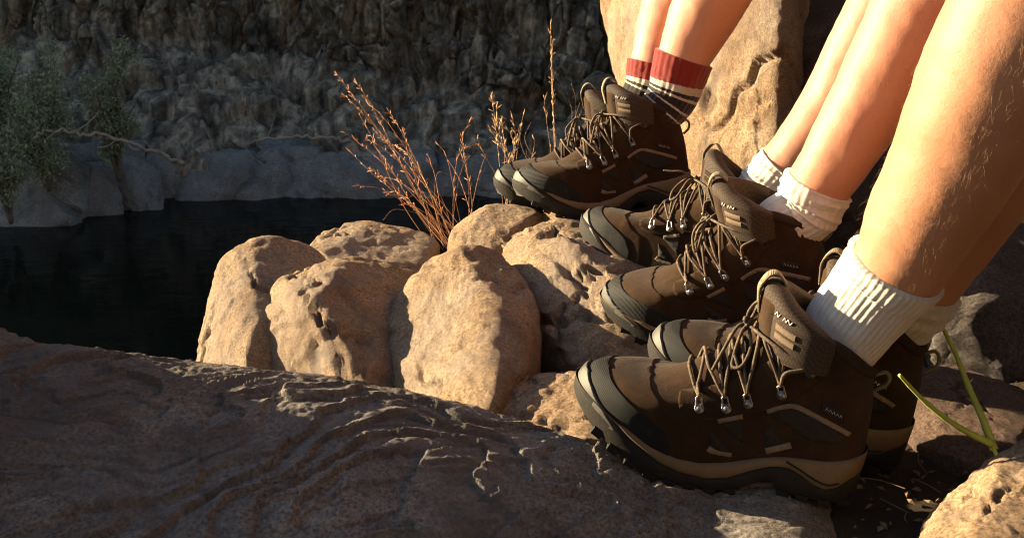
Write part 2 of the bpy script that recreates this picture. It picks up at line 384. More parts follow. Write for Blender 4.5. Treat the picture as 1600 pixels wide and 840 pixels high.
# far shore, water and ground ------------------------------------------------
WATER = -4.0
wm = raw_mesh('water', [(-60, 2.5, WATER), (40, 2.5, WATER), (40, 60, WATER), (-60, 60, WATER)], [[0, 1, 2, 3]], M['water'])
link('water', wm, kind='structure')
def build_ground():
    xs = np.concatenate([np.linspace(-30, -2, 50)[:-1], np.linspace(-2, 2.2, 190), np.linspace(2.2, 30, 30)[1:]])
    ys = np.concatenate([np.linspace(-12, -.2, 16)[:-1], np.linspace(-.2, 3, 150), np.linspace(3, 40, 40)[1:]])
    X, Y = np.meshgrid(xs, ys); P = np.stack([X.ravel(), Y.ravel(), np.zeros(X.size)], -1)
    edge = np.minimum(1.95 - .25 * (P[:, 0] - .3) + .9 * np.maximum(P[:, 0] - .2, 0) , 9)      # bank edge, further out on the right
    edge = np.minimum(edge, 1.5 + 1.1 * np.maximum(P[:, 0] + .25, -3)) if False else edge
    left = np.maximum(0, .05 - P[:, 0]) * 2.0
    d = P[:, 1] - edge + left
    z = .36 - .06 * sstep(.2, -.6, P[:, 0]) - 5.2 * sstep(0.05, 4.0, d) - .9 * sstep(0, .6, d)
    z += .55 * sstep(.62, 1.6, P[:, 0]) * sstep(2.2, 1.2, P[:, 1])
    z += np.where(np.abs(P[:, 0]) < 3, .018 * fbm(P * 3.1, 4) + .006 * fbm(P * 21, 3), .1 * fbm(P * .4, 3))
    z += 7.0 * sstep(-1.2, -7.5, P[:, 1] + .35 * fbm(P * .35 + 8, 3)) + 6.0 * sstep(2.0, 7.0, P[:, 0] + .3 * fbm(P * .4 + 2, 3)) * sstep(9, 3, P[:, 1])  # unseen slopes behind and right of the camera, added to block sky light
    P[:, 2] = z + .045 * sstep(.18, .36, P[:, 0]) * sstep(1.9, 1.5, P[:, 1]) * sstep(.3, .6, P[:, 1])
    link('ground', raw_mesh('ground', P, grid_faces(len(ys), len(xs)), M['soil']), kind='structure')
    return xs, ys, P[:, 2].reshape(X.shape)
GX, GY, GZ = build_ground()
def ground_z(x, y):
    i = np.clip(np.searchsorted(GX, x) - 1, 0, len(GX) - 2); j = np.clip(np.searchsorted(GY, y) - 1, 0, len(GY) - 2)
    return float(GZ[j:j + 2, i:i + 2].mean())
def build_cliff():
    xs = np.concatenate([np.linspace(-38, -13, 120)[:-1], np.linspace(-13, 5.5, 620), np.linspace(5.5, 30, 100)[1:]])
    n = 250; v = np.linspace(0, 1, n)
    X = np.tile(xs, (n, 1)); Y = np.zeros_like(X); Z = np.zeros_like(X)
    zj = np.interp(xs, [-30, -9, -7, 1.3, 6, 30], [-1.3, -1.5, -1.5, -2.7, -2.9, -2.5])
    yj = 17.1 + (zj + 3.2) * 1.5 + .5; edge = .5 * fbm(np.stack([xs * .35, xs * 0, xs * 0 + 4], -1), 3)
    left = 1.3 * sstep(-6.0, -9.5, xs)
    for i in range(len(xs)):
        py = [16.3, 16.75, 16.9, 17.3, yj[i], yj[i] + .35, yj[i] + .9, yj[i] + 1.6, yj[i] + 5]
        pz = [-5.2, -4.1, -3.55, -3.3, zj[i], zj[i] + .9, zj[i] + 2.6, 3, 12]
        a = [0, .08, .2, .28, .52, .66, .82, .92, 1]
        Y[:, i] = np.interp(v, a, py) + edge[i] - left[i] + 1.15; Z[:, i] = np.interp(v, a, pz)
    P = np.stack([X.ravel(), Y.ravel(), Z.ravel()], -1); T3 = grid_faces(n, len(xs))
    F = np.vstack([T3[:, [0, 1, 2]], T3[:, [0, 2, 3]]])
    f1, f2, idx = worley(P * np.array([.9, .9, .55]) + .25 * np.stack([fbm(P * .8, 2)] * 3, -1))
    g1, g2, id2 = worley(P * np.array([2.6, 2.6, 1.3]) + 5 + .2 * np.stack([fbm(P * 2, 2)] * 3, -1))
    nn = vnormals(P, F)
    up = sstep(.48, .56, np.repeat(v, len(xs)))
    d = .55 * (_grad[idx, 0]) * (.35 + .65 * up) - .35 * np.exp(-((f2 - f1) / .07) ** 2) + (.15 + .85 * up) * (.2 * _grad[id2, 1] - .16 * np.exp(-((g2 - g1) / .08) ** 2))
    d += .16 * fbm(P * np.array([2.2, 2.2, .5]), 5) + .12 * up * ridged(P * np.array([3.5, 3.5, 1.2]), 3)
    q = fbm(P * np.array([.5, .5, 1.2]) + 3, 3); d += .5 * (terrace(q, 4, .1) - q)
    d = d * (.22 + .45 * up) + .55 * cell_tilt(P * np.array([.55, .55, .45]) + .15 * np.stack([fbm(P * .9, 2)] * 3, -1), .8) + .22 * cell_tilt(P * np.array([1.6, 1.6, 1.1]) + 9 + .12 * np.stack([fbm(P * 2, 2)] * 3, -1), .9)
    P = P + nn * d[:, None]
    link('cliff', raw_mesh('cliff', P, F, M['cliff'], smooth=True), kind='structure')
build_cliff()
bank = [(50, 318, 130, 70), (125, 300, 120, 80), (192, 292, 90, 75), (255, 270, 95, 60), (330, 270, 120, 70), (405, 282, 100, 50), (455, 262, 110, 70), (535, 268, 110, 60), (620, 262, 100, 55), (690, 268, 110, 45), (760, 262, 90, 50), (300, 236, 120, 40), (155, 250, 120, 45), (40, 262, 130, 55), (430, 232, 130, 36), (560, 232, 130, 34), (225, 306, 50, 40), (500, 292, 60, 30)]
for k, (px, py, wd, ht) in enumerate(bank):
    dep = 18.4 if px > 230 else 16.9 + (px - 40) * .004
    if py < 255: dep += .9
    P = []; tl = rnd.uniform(-.16, .16)
    for sx, sy in ((-.52, -.35), (-.3, -.52), (.1, -.5), (.5, -.4), (.55, .1), (.5, .6), (-.05, .65), (-.55, .6)):
        kx = sx * wd * rnd.uniform(.85, 1.15); ky = sy * ht * rnd.uniform(.8, 1.2) + kx * tl
        P.append(at(px + kx, py + ky, dep + rnd.uniform(-.45, .3) + (.35 if sy < 0 else 0))); P.append(at(px + kx, py + ky - 4, dep + 1.3))
    P = np.array(P); P = np.vstack([P, lower(P[-6:], .6)])
    hull_rock('bank_boulder', P, 'grey angular boulder in shade on the far bank above the dark water', 'boulder', 60, 5, (.015, .015, .02, .012), 40 + k, 'bank', 'boulders along the far waterline', (.6, .2, .3), chips=40, smooth=False)

# foreground slab: heights from sight-line control points -------------------------------------------------
CP = ats([(0, 522, 1.06), (150, 540, 1.06), (310, 563, 1.06), (450, 581, 1.055), (640, 602, 1.05), (740, 622, 1.05), (860, 656, 1.045), (935, 681, 1.04), (965, 694, 1.03), (1010, 738, 1.005),
          (0, 840, .85), (200, 840, .86), (400, 840, .87), (600, 840, .885), (800, 840, .905), (960, 840, .925), (1080, 840, .945), (1200, 830, .955),
          (0, 680, .945), (250, 690, .95), (500, 700, .955), (700, 720, .955), (850, 745, .955), (980, 775, .965), (1100, 790, .985), (1200, 800, .985)])
def tps(P, z, lam=2e-4):
    def K(r): return np.where(r > 1e-9, r * r * np.log(r + 1e-12), 0)
    n = len(P); A = np.zeros((n + 3, n + 3)); A[:n, :n] = K(np.linalg.norm(P[:, None] - P[None], axis=2)) + lam * np.eye(n)
    A[:n, n] = 1; A[:n, n + 1:] = P; A[n, :n] = 1; A[n + 1:, :n] = P.T
    s = np.linalg.solve(A, np.concatenate([z, np.zeros(3)]))
    return lambda q: K(np.linalg.norm(q[:, None] - P[None], axis=2)) @ s[:n] + s[n] + q @ s[n + 1:]
SLAB = tps(CP[:, :2], CP[:, 2]); CR = CP[:10]
def slab_z(q):
    z = SLAB(q); yc = np.interp(q[:, 0], np.r_[-1.6, -.85, CR[:, 0], .45], np.r_[1.1, 1.06, CR[:, 1], .97])
    z = z - 9 * np.maximum(0, q[:, 1] - yc + .005) ** 2
    z += .40 * sstep(-.60, -.92, q[:, 0]) * sstep(1.16, 1.05, q[:, 1]) * sstep(.5, .62, q[:, 1])       # unseen shoulder added beyond the left edge to cast shade on the slab
    z -= 6 * np.maximum(0, q[:, 0] - .27) ** 2 + 3 * np.maximum(0, .60 - q[:, 1]) ** 2
    return z
def build_slab():
    xs = np.concatenate([np.linspace(-1.5, -.62, 110)[:-1], np.linspace(-.62, .52, 420)]); ys = np.linspace(.48, 1.28, 330); X, Y = np.meshgrid(xs, ys); q = np.stack([X.ravel(), Y.ravel()], -1)
    z = slab_z(q); P = np.column_stack([q, z]); keep = sstep(.30, .16, q[:, 0])            # quieter where the boot stands
    ca, sa = math.cos(.35), math.sin(.35); W = np.stack([P[:, 0] * ca + P[:, 1] * sa, (-P[:, 0] * sa + P[:, 1] * ca) * 2.6, P[:, 2] * 2], -1)
    W = W + .022 * np.stack([fbm(P * 9, 3), fbm(P * 9 + 5, 3), 0 * z], -1)
    t1 = fbm(W * np.array([2.3, 2.2, 2.4]) + 2.2, 3, .40); t2 = fbm(W * np.array([6.5, 6.5, 7]) + 7.7, 3, .40)
    d = .010 * fbm(P * 3.0 + 1, 3) + .030 * (terrace(t1, 3.6, .025) - .95 * t1) + .010 * (terrace(t2, 2.4, .04) - .95 * t2)
    d += .0016 * fbm(W * 14, 3) + .0014 * fbm(W * 40, 4) + .0012 * fbm(P * 150, 2)
    P[:, 2] += d * (.25 + .75 * keep) - .012 * keep
    nx, ny = len(xs), len(ys); F = grid_faces(ny, nx)
    b = np.concatenate([np.arange(nx), np.arange(1, ny) * nx + nx - 1, (ny - 1) * nx + np.arange(nx - 2, -1, -1), np.arange(ny - 2, 0, -1) * nx])
    Bv = P[b].copy(); Bv[:, 2] = .12; n0 = len(P); nb = len(b); V = np.vstack([P, Bv])
    sk = np.array([[b[i], n0 + i, n0 + (i + 1) % nb, b[(i + 1) % nb]] for i in range(nb)])
    link('rock_slab', raw_mesh('rock_slab', V, np.vstack([F, sk]), M['rock_grey']), label='broad flaking grey brown rock slab in shade below the sunlit boulders', category='rock slab')
build_slab()
# sunlit boulders -------------------------------------------------
b_A = [(305, 600, 1.62), (333, 460, 1.62), (345, 405, 1.64), (385, 380, 1.62), (468, 377, 1.68), (520, 408, 1.66), (470, 470, 1.50), (400, 600, 1.36)]
hull_rock('boulder', np.vstack([ats(b_A), lower(back(b_A, .12), .06), lower(ats(b_A), .22)]), 'tall tan boulder at the water side of the cluster, its left flank golden', 'boulder', 18, 6, (.05, .02, .016, .006), 11)
b_B = [(468, 385, 1.75), (520, 362, 1.85), (575, 349, 1.92), (640, 359, 1.92), (684, 386, 1.86), (660, 440, 1.70), (545, 440, 1.68)]
hull_rock('boulder', np.vstack([ats(b_B), lower(back(b_B, .1), .08), lower(ats(b_B), .25)]), 'low pinkish ridged boulder at the back of the cluster below the reddish grass', 'boulder', 20, 6, (.05, .02, .016, .006), 12)
b_C = [(350, 620, 1.50), (405, 470, 1.53), (438, 436, 1.54), (475, 417, 1.57), (560, 420, 1.64), (655, 427, 1.68), (675, 470, 1.54), (510, 462, 1.40), (665, 640, 1.35), (560, 630, 1.23)]
hull_rock('boulder', np.vstack([ats(b_C), lower(ats(b_C), .2), lower(back(b_C[1:7], .12), .1)]), 'wedge shaped boulder with bright golden face and dim flat top beside the egg shaped one', 'boulder', 24, 6, (.05, .02, .02, .006), 13)
b_D = [(570, 650, 1.36), (588, 560, 1.42), (612, 470, 1.47), (655, 405, 1.51), (700, 381, 1.53), (745, 375, 1.53), (795, 384, 1.50), (846, 460, 1.39), (842, 540, 1.28), (805, 600, 1.18), (750, 650, 1.13), (620, 670, 1.28)]
hull_rock('boulder', np.vstack([ats(b_D), lower(ats(b_D), .18), lower(back(b_D[:8], .12), .09)]), 'large egg shaped tan boulder with a cracked golden front in the middle of the cluster', 'boulder', 16, 6, (.03, .02, .016, .006), 14, chips=10)
b_E = [(760, 385, 1.64), (800, 345, 1.68), (838, 326, 1.70), (890, 332, 1.70), (985, 410, 1.58), (1040, 470, 1.42), (1060, 540, 1.31), (1000, 575, 1.27), (845, 562, 1.40), (815, 520, 1.46), (900, 428, 1.40), (880, 530, 1.35)]
hull_rock('boulder', np.vstack([ats(b_E), lower(ats(b_E), .2), lower(back(b_E[:7], .15), .12)]), 'broad rough boulder with a deep crease under the toes of the middle boots', 'boulder', 22, 6, (.05, .03, .024, .007), 15)
b_F = [(698, 385, 1.66), (708, 345, 1.70), (755, 316, 1.76), (830, 320, 1.75), (860, 345, 1.70), (780, 385, 1.62)]
hull_rock('boulder', np.vstack([ats(b_F), lower(ats(b_F), .2), lower(back(b_F, .12), .05)]), 'small rounded knob of rock just below the toes of the striped-sock wearer', 'boulder', 11, 6, (.04, .025, .012, .006), 16)
b_S = [(830, 350, 1.70), (900, 345, 1.70), (1100, 330, 1.72), (1130, 400, 1.58), (1000, 420, 1.60), (1200, 420, 1.52), (1330, 480, 1.36), (1300, 560, 1.22), (1080, 560, 1.30)]
b_G = [(715, 625, 1.24), (800, 577, 1.27), (870, 570, 1.25), (1010, 556, 1.22), (1060, 585, 1.17), (1060, 660, 1.10), (985, 690, 1.07), (925, 700, 1.065), (800, 665, 1.15)]
hull_rock('boulder', np.vstack([ats(b_G), lower(ats(b_G), .15), lower(back(b_G[1:5], .1), .05)]), 'low sunlit ledge of rock behind the toe of the nearest boot', 'boulder', 15, 6, (.05, .04, .022, .007), 17)

# ------------------------------------------------------------------ boots
POSE = dict(nearL=(.358, .894, .428, 11, 7.4, 0), nearR=(.440, .978, .412, 23, 9, 0), midL=(.426, 1.195, .490, 14.4, -10.3, -3.8),
            midR=(.366, 1.352, .443, 31, 6.4, 14), farL=(.311, 1.657, .525, -2.8, -4.7, 5.8), farR=(.276, 1.752, .497, 0, -3.4, 0))
def axes(p):
    x, y, z, yaw, pit, roll = p; yaw, pit, roll = R(yaw), R(pit), R(roll)
    fx = np.array([-math.cos(yaw), math.sin(yaw), 0]); Zw = np.array([0, 0, 1.])
    X = fx * math.cos(pit) + Zw * math.sin(pit); Z = -fx * math.sin(pit) + Zw * math.cos(pit); Y = np.array([-math.sin(yaw), -math.cos(yaw), 0])
    return np.array([x, y, z]), X, Y * math.cos(roll) + Z * math.sin(roll), -Y * math.sin(roll) + Z * math.cos(roll)
def bl(name, l):
    O, X, Y, Z = axes(POSE[name]); return O + l[0] * X + l[1] * Y + l[2] * Z
# rings of the upper: t, front point (x,z), back point (x,z), mix to ankle section, front rounding, back rounding, side lift
RK = np.array([
    [0.00, .2965, .040, .0060, .026, 0, .060, .045, 0], [.06, .3010, .052, .0030, .040, 0, .062, .045, 0], [.12, .3000, .064, .0005, .050, 0, .066, .045, 0],
    [.18, .2950, .074, .0005, .057, 0, .074, .045, 0], [.24, .2860, .0815, .0010, .063, .05, .085, .045, 0], [.30, .2740, .0860, .0015, .069, .10, .10, .045, 0],
    [.36, .2580, .0875, .0020, .074, .15, .12, .045, 0], [.42, .2420, .0875, .0025, .079, .22, .13, .045, 0], [.48, .2260, .0895, .0030, .084, .30, .125, .045, 0],
    [.54, .2100, .0950, .0035, .090, .40, .11, .045, 0], [.62, .1900, .1070, .0045, .098, .55, .095, .046, .001], [.70, .1700, .1230, .0060, .108, .70, .08, .047, .002],
    [.78, .1510, .1390, .0080, .117, .85, .07, .048, .005], [.86, .1360, .1520, .0100, .126, .95, .06, .05, .009], [.93, .1260, .1610, .0120, .133, 1, .055, .05, .014], [1.0, .1180, .1680, .0135, .139, 1, .052, .05, .019]])
_tt = np.linspace(0, 1, 201); _tab = np.stack([np.interp(_tt, RK[:, 0], RK[:, k]) for k in range(1, 9)], -1)
for _ in range(6): _tab[1:-1] = .25 * _tab[:-2] + .5 * _tab[1:-1] + .25 * _tab[2:]
WFX = np.array([-.01, .0, .03, .07, .11, .15, .185, .215, .25, .28, .31]); WFW = np.array([.035, .0355, .0365, .0365, .0385, .0440, .0490, .0505, .0480, .0440, .0400])
def cen(x): return -.008 * np.clip((x - .17) / .13, 0, 1.1) ** 2
def S(t, s):                               # -> x, half width, z
    t = np.clip(t, 0, 1); s = np.clip(s, 0, 1); K = [np.interp(t, _tt, _tab[:, k]) for k in range(8)]
    x = K[0] + (K[2] - K[0]) * s; z = K[1] + (K[3] - K[1]) * s + K[7] * np.sin(math.pi * np.clip(s, 0, 1)) ** 1.2
    L = np.hypot(K[2] - K[0], K[3] - K[1]); d = s * L; e = (1 - s) * L
    wm = np.interp(x, WFX, WFW) * (1 - K[4]) + .0415 * K[4]
    wf = np.sqrt(np.maximum(0, 1 - np.clip(1 - d / K[5], 0, 1) ** 2.1)); wb = np.sqrt(np.maximum(0, 1 - np.clip(1 - e / K[6], 0, 1) ** 2.2))
    return x, wm * wf * wb, z
def SP(t, s, side):
    x, wd, z = S(t, s); return np.stack([x, cen(x) + side * wd, z], -1)
_gt, _gs = np.meshgrid(np.linspace(0, 1, 90), (1 - np.cos(np.linspace(0, math.pi, 90))) / 2, indexing='ij'); _gx, _, _gz = S(_gt, _gs)
def inv(xz):
    xz = np.asarray(xz, float); T = np.zeros(len(xz)); Q = np.zeros(len(xz))
    for i, (x, z) in enumerate(xz):
        k = np.argmin((_gx - x) ** 2 + (_gz - z) ** 2); T[i] = _gt.flat[k]; Q[i] = _gs.flat[k]
    for _ in range(8):
        x, _, z = S(T, Q); e = 1e-3; xt, _, zt = S(T + e, Q); xs, _, zs = S(T, Q + e)
        a, b, c, d = (xt - x) / e, (xs - x) / e, (zt - z) / e, (zs - z) / e; det = a * d - b * c; det = np.where(np.abs(det) < 1e-8, 1e-8, det)
        ex, ez = xz[:, 0] - x, xz[:, 1] - z; T = np.clip(T + np.clip((d * ex - b * ez) / det, -.05, .05), 0, 1); Q = np.clip(Q + np.clip((-c * ex + a * ez) / det, -.05, .05), .0005, .9995)
    return T, Q
def nrm(t, s, side):
    e = 2e-3; s0 = s; s = np.maximum(s, .012); a = SP(np.minimum(t + e, 1), s, side) - SP(np.maximum(t - e, 0), s, side); b = SP(t, np.minimum(s + e, .9999), side) - SP(t, np.maximum(s - e, .0001), side)
    n = np.cross(a, b) * -side; l = np.linalg.norm(n, axis=1)[:, None]; n = n / np.maximum(l, 1e-12)
    flip = (n[:, 1] * side < -.2); n[flip] *= -1; k = sstep(0, .012, s0); n = n * np.stack([np.ones_like(k), k, np.ones_like(k)], -1); return n / (np.linalg.norm(n, axis=1)[:, None] + 1e-12)
def on(xz, side, off=0.0):
    t, s = inv(xz); return SP(t, s, side) + nrm(t, s, side) * off, nrm(t, s, side)
def patch(mb, poly, side, off, cell=.006):
    bm = bmesh.new(); vs_ = [bm.verts.new((p[0], p[1], 0)) for p in poly]; bm.faces.new(vs_); bmesh.ops.triangulate(bm, faces=bm.faces[:])
    P = np.array(poly); 
    for ax in (0, 1):
        for c in np.arange(P[:, ax].min() + cell, P[:, ax].max(), cell):
            co = [0, 0, 0]; no = [0, 0, 0]; co[ax] = c; no[ax] = 1
            bmesh.ops.bisect_plane(bm, geom=bm.verts[:] + bm.edges[:] + bm.faces[:], plane_co=co, plane_no=no, dist=1e-6)
    bmesh.ops.triangulate(bm, faces=bm.faces[:]); bm.verts.index_update()
    xz = np.array([v.co[:2] for v in bm.verts]); F = [[v.index for v in f.verts] for f in bm.faces]
    B = [(e.verts[0].index, e.verts[1].index) for e in bm.edges if len(e.link_faces) == 1]; bm.free()
    V, n = on(xz, side, 0); top = V + n * off; n0 = len(V); V2 = np.vstack([top, V - n * .002])
    F = np.array(F); fn = np.cross(top[F[:, 1]] - top[F[:, 0]], top[F[:, 2]] - top[F[:, 0]]); flip = np.einsum('ij,ij->i', fn, n[F[:, 0]]) < 0; F[flip] = F[flip][:, ::-1]
    sk = [];
    for a, b in B: sk += [[a, b, b + n0], [a, b + n0, a + n0]]
    mb.add(V2, np.vstack([F, np.array(sk)]))
def strip_poly(line, wd):
    L = catmull(np.column_stack([np.array(line), np.zeros(len(line))]), 5)[:, :2]; T = np.gradient(L, axis=0); T /= np.linalg.norm(T, axis=1)[:, None]; N = np.stack([-T[:, 1], T[:, 0]], -1)
    return np.vstack([L + N * wd / 2, (L - N * wd / 2)[::-1]]).tolist()
def smooth_poly(poly, n=4):
    P = np.array(poly + poly[:2] + poly[2:3]); P = np.column_stack([np.array(poly[-1:] + poly + poly[:2]), np.zeros(len(poly) + 3)]); out = []
    for i in range(1, len(P) - 2):
        for t in np.linspace(0, 1, n, endpoint=False):
            a, b, c, d = P[i - 1], P[i], P[i + 1], P[i + 2]; out.append((.5 * (2 * b + (c - a) * t + (2 * a - 5 * b + 4 * c - d) * t * t + (3 * b - a - 3 * c + d) * t ** 3))[:2])
    return [tuple(x) for x in out]
ZTOP = lambda x: np.interp(x, [0, .015, .03, .045, .08, .098, .14, .165, .189, .22, .2447, .252, .28, .31], [.053, .050, .0475, .045, .042, .038, .0235, .0190, .0215, .0310, .0440, .0452, .058, .068])
def tuck(ring, d=.004):
    r = ring.copy(); r[:, 2] = np.minimum(r[:, 2] - .001, ZTOP(r[:, 0]) - d); return r
def wrap_patch(mb, bx, bz, off, n=26, m=34, edge=True):   # everything in front of a boundary x(z), over the toe
    bx, bz = np.array(bx), np.array(bz)
    ts = np.linspace(0, 1, 400); ss = (1 - np.cos(np.linspace(0, math.pi, 300))) / 2; rows = []
    for t in ts:
        x, _, z = S(np.full(300, t), ss); ins = x > np.interp(z, bz, bx)
        if not ins[0]: break
        k = np.argmin(ins) if not ins.all() else 299; rows.append((t, ss[max(k - 1, 0)]))
    tm = rows[-1][0]; tq = np.linspace(0, tm, n); sb = np.interp(tq, [r[0] for r in rows], [r[1] for r in rows]); sb[-1] = max(sb[-1], .01)
    V = []; 
    for t, s in zip(tq, sb):
        q = np.linspace(0, 1, m); sq = np.maximum(s * q ** 1.6, .0006)
        for side in (1, -1):
            pp = SP(np.full(m, t), sq, side) + nrm(np.full(m, t), sq, side) * (off * np.where(np.arange(m) == m - 1, -.6, 1.0))[:, None]
            V.append(pp[::-1] if side == 1 else pp[1:])
    V = np.vstack(V); nc = 2 * m - 1; F = grid_faces(n, nc)
    # make the front centre continuous and lay the last row into the surface
    G = V.reshape(n, nc, 3); mid = .5 * (G[:, m - 2] + G[:, m]); G[:, m - 1, 1] = mid[:, 1]; G[:, m - 1] = .35 * mid + .65 * G[:, m - 1]
    last = G[-1].copy(); last[:, 2] -= off * 1.3; last[:, 0] -= .0012; V = np.vstack([tuck(G[0]), G.reshape(-1, 3), last]); F = grid_faces(n + 2, nc)
    mb.add(V, F[:, ::-1])
def boot_parts():
    out = {}                               # name -> list of (MB, material, parent part)
    # upper
    nt_, ns = 70, 50; ss = (1 - np.cos(np.linspace(0, math.pi, ns))) / 2; V = []
    for t in np.linspace(0, 1, nt_):
        a = SP(np.full(ns, t), ss, 1); b = SP(np.full(ns, t), ss, -1)[::-1][1:-1]; V.append(np.vstack([a, b]))
    inner = V[-1].copy(); cc = inner.mean(0); inner = cc + (inner - cc) * .86; inner[:, 2] -= .004; low = inner.copy(); low[:, 2] -= .035
    V = [tuck(V[0])] + V + [inner, low]; mb = MB(); mb.add(np.vstack(V), grid_faces(nt_ + 3, 2 * ns - 2, True)); out['upper'] = [(mb, 'suede', None)]
    # padded collar roll (back and sides)
    sc = np.linspace(.22, 1, 40); ring = np.vstack([SP(np.full(40, 1.), sc, 1), SP(np.full(40, 1.), sc, -1)[::-1][1:]]); cc = ring.mean(0); ring = cc + (ring - cc) * .95
    mb = MB(); mb.add(*tube(ring, .0062, 8)); out['collar_padding'] = [(mb, 'collar', None)]
    mb = MB(); wrap_patch(mb, [.170, .175, .183, .199, .213, .2285, .2285], [.0, .03, .0628, .0687, .0804, .0875, .2], .0011); out['vamp'] = [(mb, 'suede', None)]
    mb = MB(); wrap_patch(mb, [.185, .187, .192, .202, .2206, .2462, .266, .274, .274], [.0, .0144, .034, .0507, .0614, .072, .0805, .0862, .2], .0026); out['toe_cap'] = [(mb, 'rubber', None)]
    mb = MB(); wrap_patch(mb, [.235, .2463, .2594, .2800, .2895, .295, .3, .4], [.0, .0344, .047, .064, .0735, .0775, .0782, .0790], .0055); out['toe_bumper'] = [(mb, 'rand', None)]
    est = [(.193, .076), (.175, .071), (.152, .073), (.128, .083), (.100, .099), (.083, .118), (.066, .142), (.066, .158), (.095, .168), (.108, .160), (.118, .143), (.138, .122), (.160, .106), (.185, .0935), (.198, .087)]
    p1 = smooth_poly([(.1066, .0895), (.0805, .0985), (.0311, .078), (.0472, .0665), (.0663, .067), (.0883, .079)]); p2 = [(.1093, .0737), (.0816, .0566), (.1009, .0457)]; p3 = [(.1552, .0686), (.1323, .0753), (.1263, .0493)]; p4 = [(.1610, .0600), (.1285, .0310), (.1560, .0385)]
    p5 = smooth_poly([(.062, .150), (.050, .148), (.030, .134), (.026, .115), (.040, .112), (.060, .125)])
    out['eyestay'] = []; out['mesh_panel'] = []; out['trim'] = []; out['side_tag'] = []
    for side in (1, -1):
        mb = MB(); patch(mb, smooth_poly(est, 3), side, .0016); out['eyestay'].append((mb, 'suede', None))
        for pp in (p1, p2, p3, p4): mb = MB(); patch(mb, pp, side, .0007); out['mesh_panel'].append((mb, 'mesh', None))
        for ln, wd in (([(.1556, .0707), (.144, .0755), (.1325, .08)], .0052), ([(.1590, .0385), (.1491, .0340), (.1345, .0338)], .0062), ([(.1020, .0450), (.0905, .051), (.0790, .0570)], .0066),
                       ([(.1105, .0898), (.0975, .0978), (.0837, .1011), (.0599, .0936), (.0391, .0861), (.0269, .0802)], .0050)):
            mb = MB(); patch(mb, strip_poly(ln, wd), side, .0017); out['trim'].append((mb, 'beige', None))
        mb = MB(); patch(mb, [(.060, .1030), (.0385, .0950), (.0385, .1035), (.060, .1115)], side, .0014); out['side_tag'].append((mb, 'mesh', None))
        mb = MB()                            # tiny woven marks on the tag
        for k in range(5):
            x0 = .0565 - k * .0036; zz = .1055 - k * .00135
            ln = [(x0, zz - .001), (x0 - .0012, zz + .0022), (x0 - .0024, zz - .001)]; Q, n = on(ln, side, .0018); mb.add(*tube(Q, .00028, 4))
        out.setdefault('tag_mark', []).append((mb, 'white_print', None))
    # sole
    n = 70; th = np.linspace(0, math.pi, n); xs = .1523 + .1547 * np.cos(th)
    def ws(x, add):
        d = np.maximum(.3075 - x, 0); e = np.maximum(x + .0026, 0); f = np.sqrt(np.maximum(0, 1 - np.clip(1 - d / .062, 0, 1) ** 2.1)); g = np.sqrt(np.maximum(0, 1 - np.clip(1 - e / .045, 0, 1) ** 2.2))
        return (np.interp(x, WFX, WFW) + .0035 + add) * f * g
    ztop = lambda x: np.interp(x, [0, .015, .03, .045, .08, .098, .14, .165, .189, .22, .2447, .252, .28, .31], [.053, .050, .0475, .045, .042, .038, .0235, .0190, .0215, .0310, .0440, .0452, .058, .068])
    zbot = lambda x: np.interp(x, [0, .0138, .0235, .035, .0485, .06, .0776, .096, .1134, .1338, .156, .183, .204, .2394, .252, .28, .31], [.034, .028, .0205, .0158, .0185, .0256, .0322, .0290, .0196, .0083, .0041, .0074, .0137, .0335, .0450, .0575, .0675])
    zg = lambda x: np.interp(x, [-.01, .005, .02, .078, .088, .10, .115, .135, .18, .205, .227, .255, .2835, .3, .308], [.004, .001, 0, 0, .012, .010, -.002, -.0095, -.0095, -.006, .001, .015, .032, .045, .054])
    def wall(zs_adds):
        V = []
        for zf, ad, sh in zs_adds:
            wv = ws(xs, ad); z = zf(xs); a = np.stack([xs, cen(xs) + wv, z], -1); b = np.stack([xs, cen(xs) - wv, z], -1)[::-1][1:-1]; V.append(np.vstack([a, b]))
        return np.vstack(V), grid_faces(len(zs_adds), 2 * n - 2, True)
    lerp = lambda k: (lambda x: zbot(x) + (ztop(x) - zbot(x)) * k)
    mb = MB(); V, F = wall([(lerp(-.2), -.006, 0), (lerp(0), -.0008, 0), (lerp(.15), .0012, 0), (lerp(.5), .0018, 0), (lerp(.8), .0008, 0), (lerp(1.0), -.0012, 0), (lerp(1.04), -.007, 0)]); mb.add(V, F[:, ::-1][:, ::-1]); out['midsole'] = [(mb, 'midsole', None)]
    # heel wedge line on the midsole
    wl = [(.080, .040), (.065, .0335), (.050, .0265), (.036, .0225), (.024, .0255)]; out['midsole_groove'] = []
    for side in (1, -1):
        x = catmull(np.array([[a, b, 0] for a, b in wl]), 6); Q = np.stack([x[:, 0], cen(x[:, 0]) + side * (ws(x[:, 0], .0019)), x[:, 1]], -1); mb = MB(); mb.add(*tube(Q, .0011, 5)); out['midsole_groove'].append((mb, 'outsole', 'midsole'))
    lg = lambda k: (lambda x: zg(x) + (zbot(x) - zg(x)) * k)
    mb = MB(); V, F = wall([(lg(1.0), -.0060, 0), (lg(.97), -.0002, 0), (lg(.7), .0006, 0), (lg(.3), -.0004, 0), (lg(.0), -.003, 0)]); mb.add(V, F)
    a = np.stack([xs, cen(xs) + ws(xs, -.003), zg(xs)], -1); b = np.stack([xs, cen(xs) - ws(xs, -.003), zg(xs)], -1); mb.add(np.vstack([a, b]), grid_faces(2, n)[:, ::-1]); out['outsole'] = [(mb, 'outsole', None)]
    out['lug'] = []
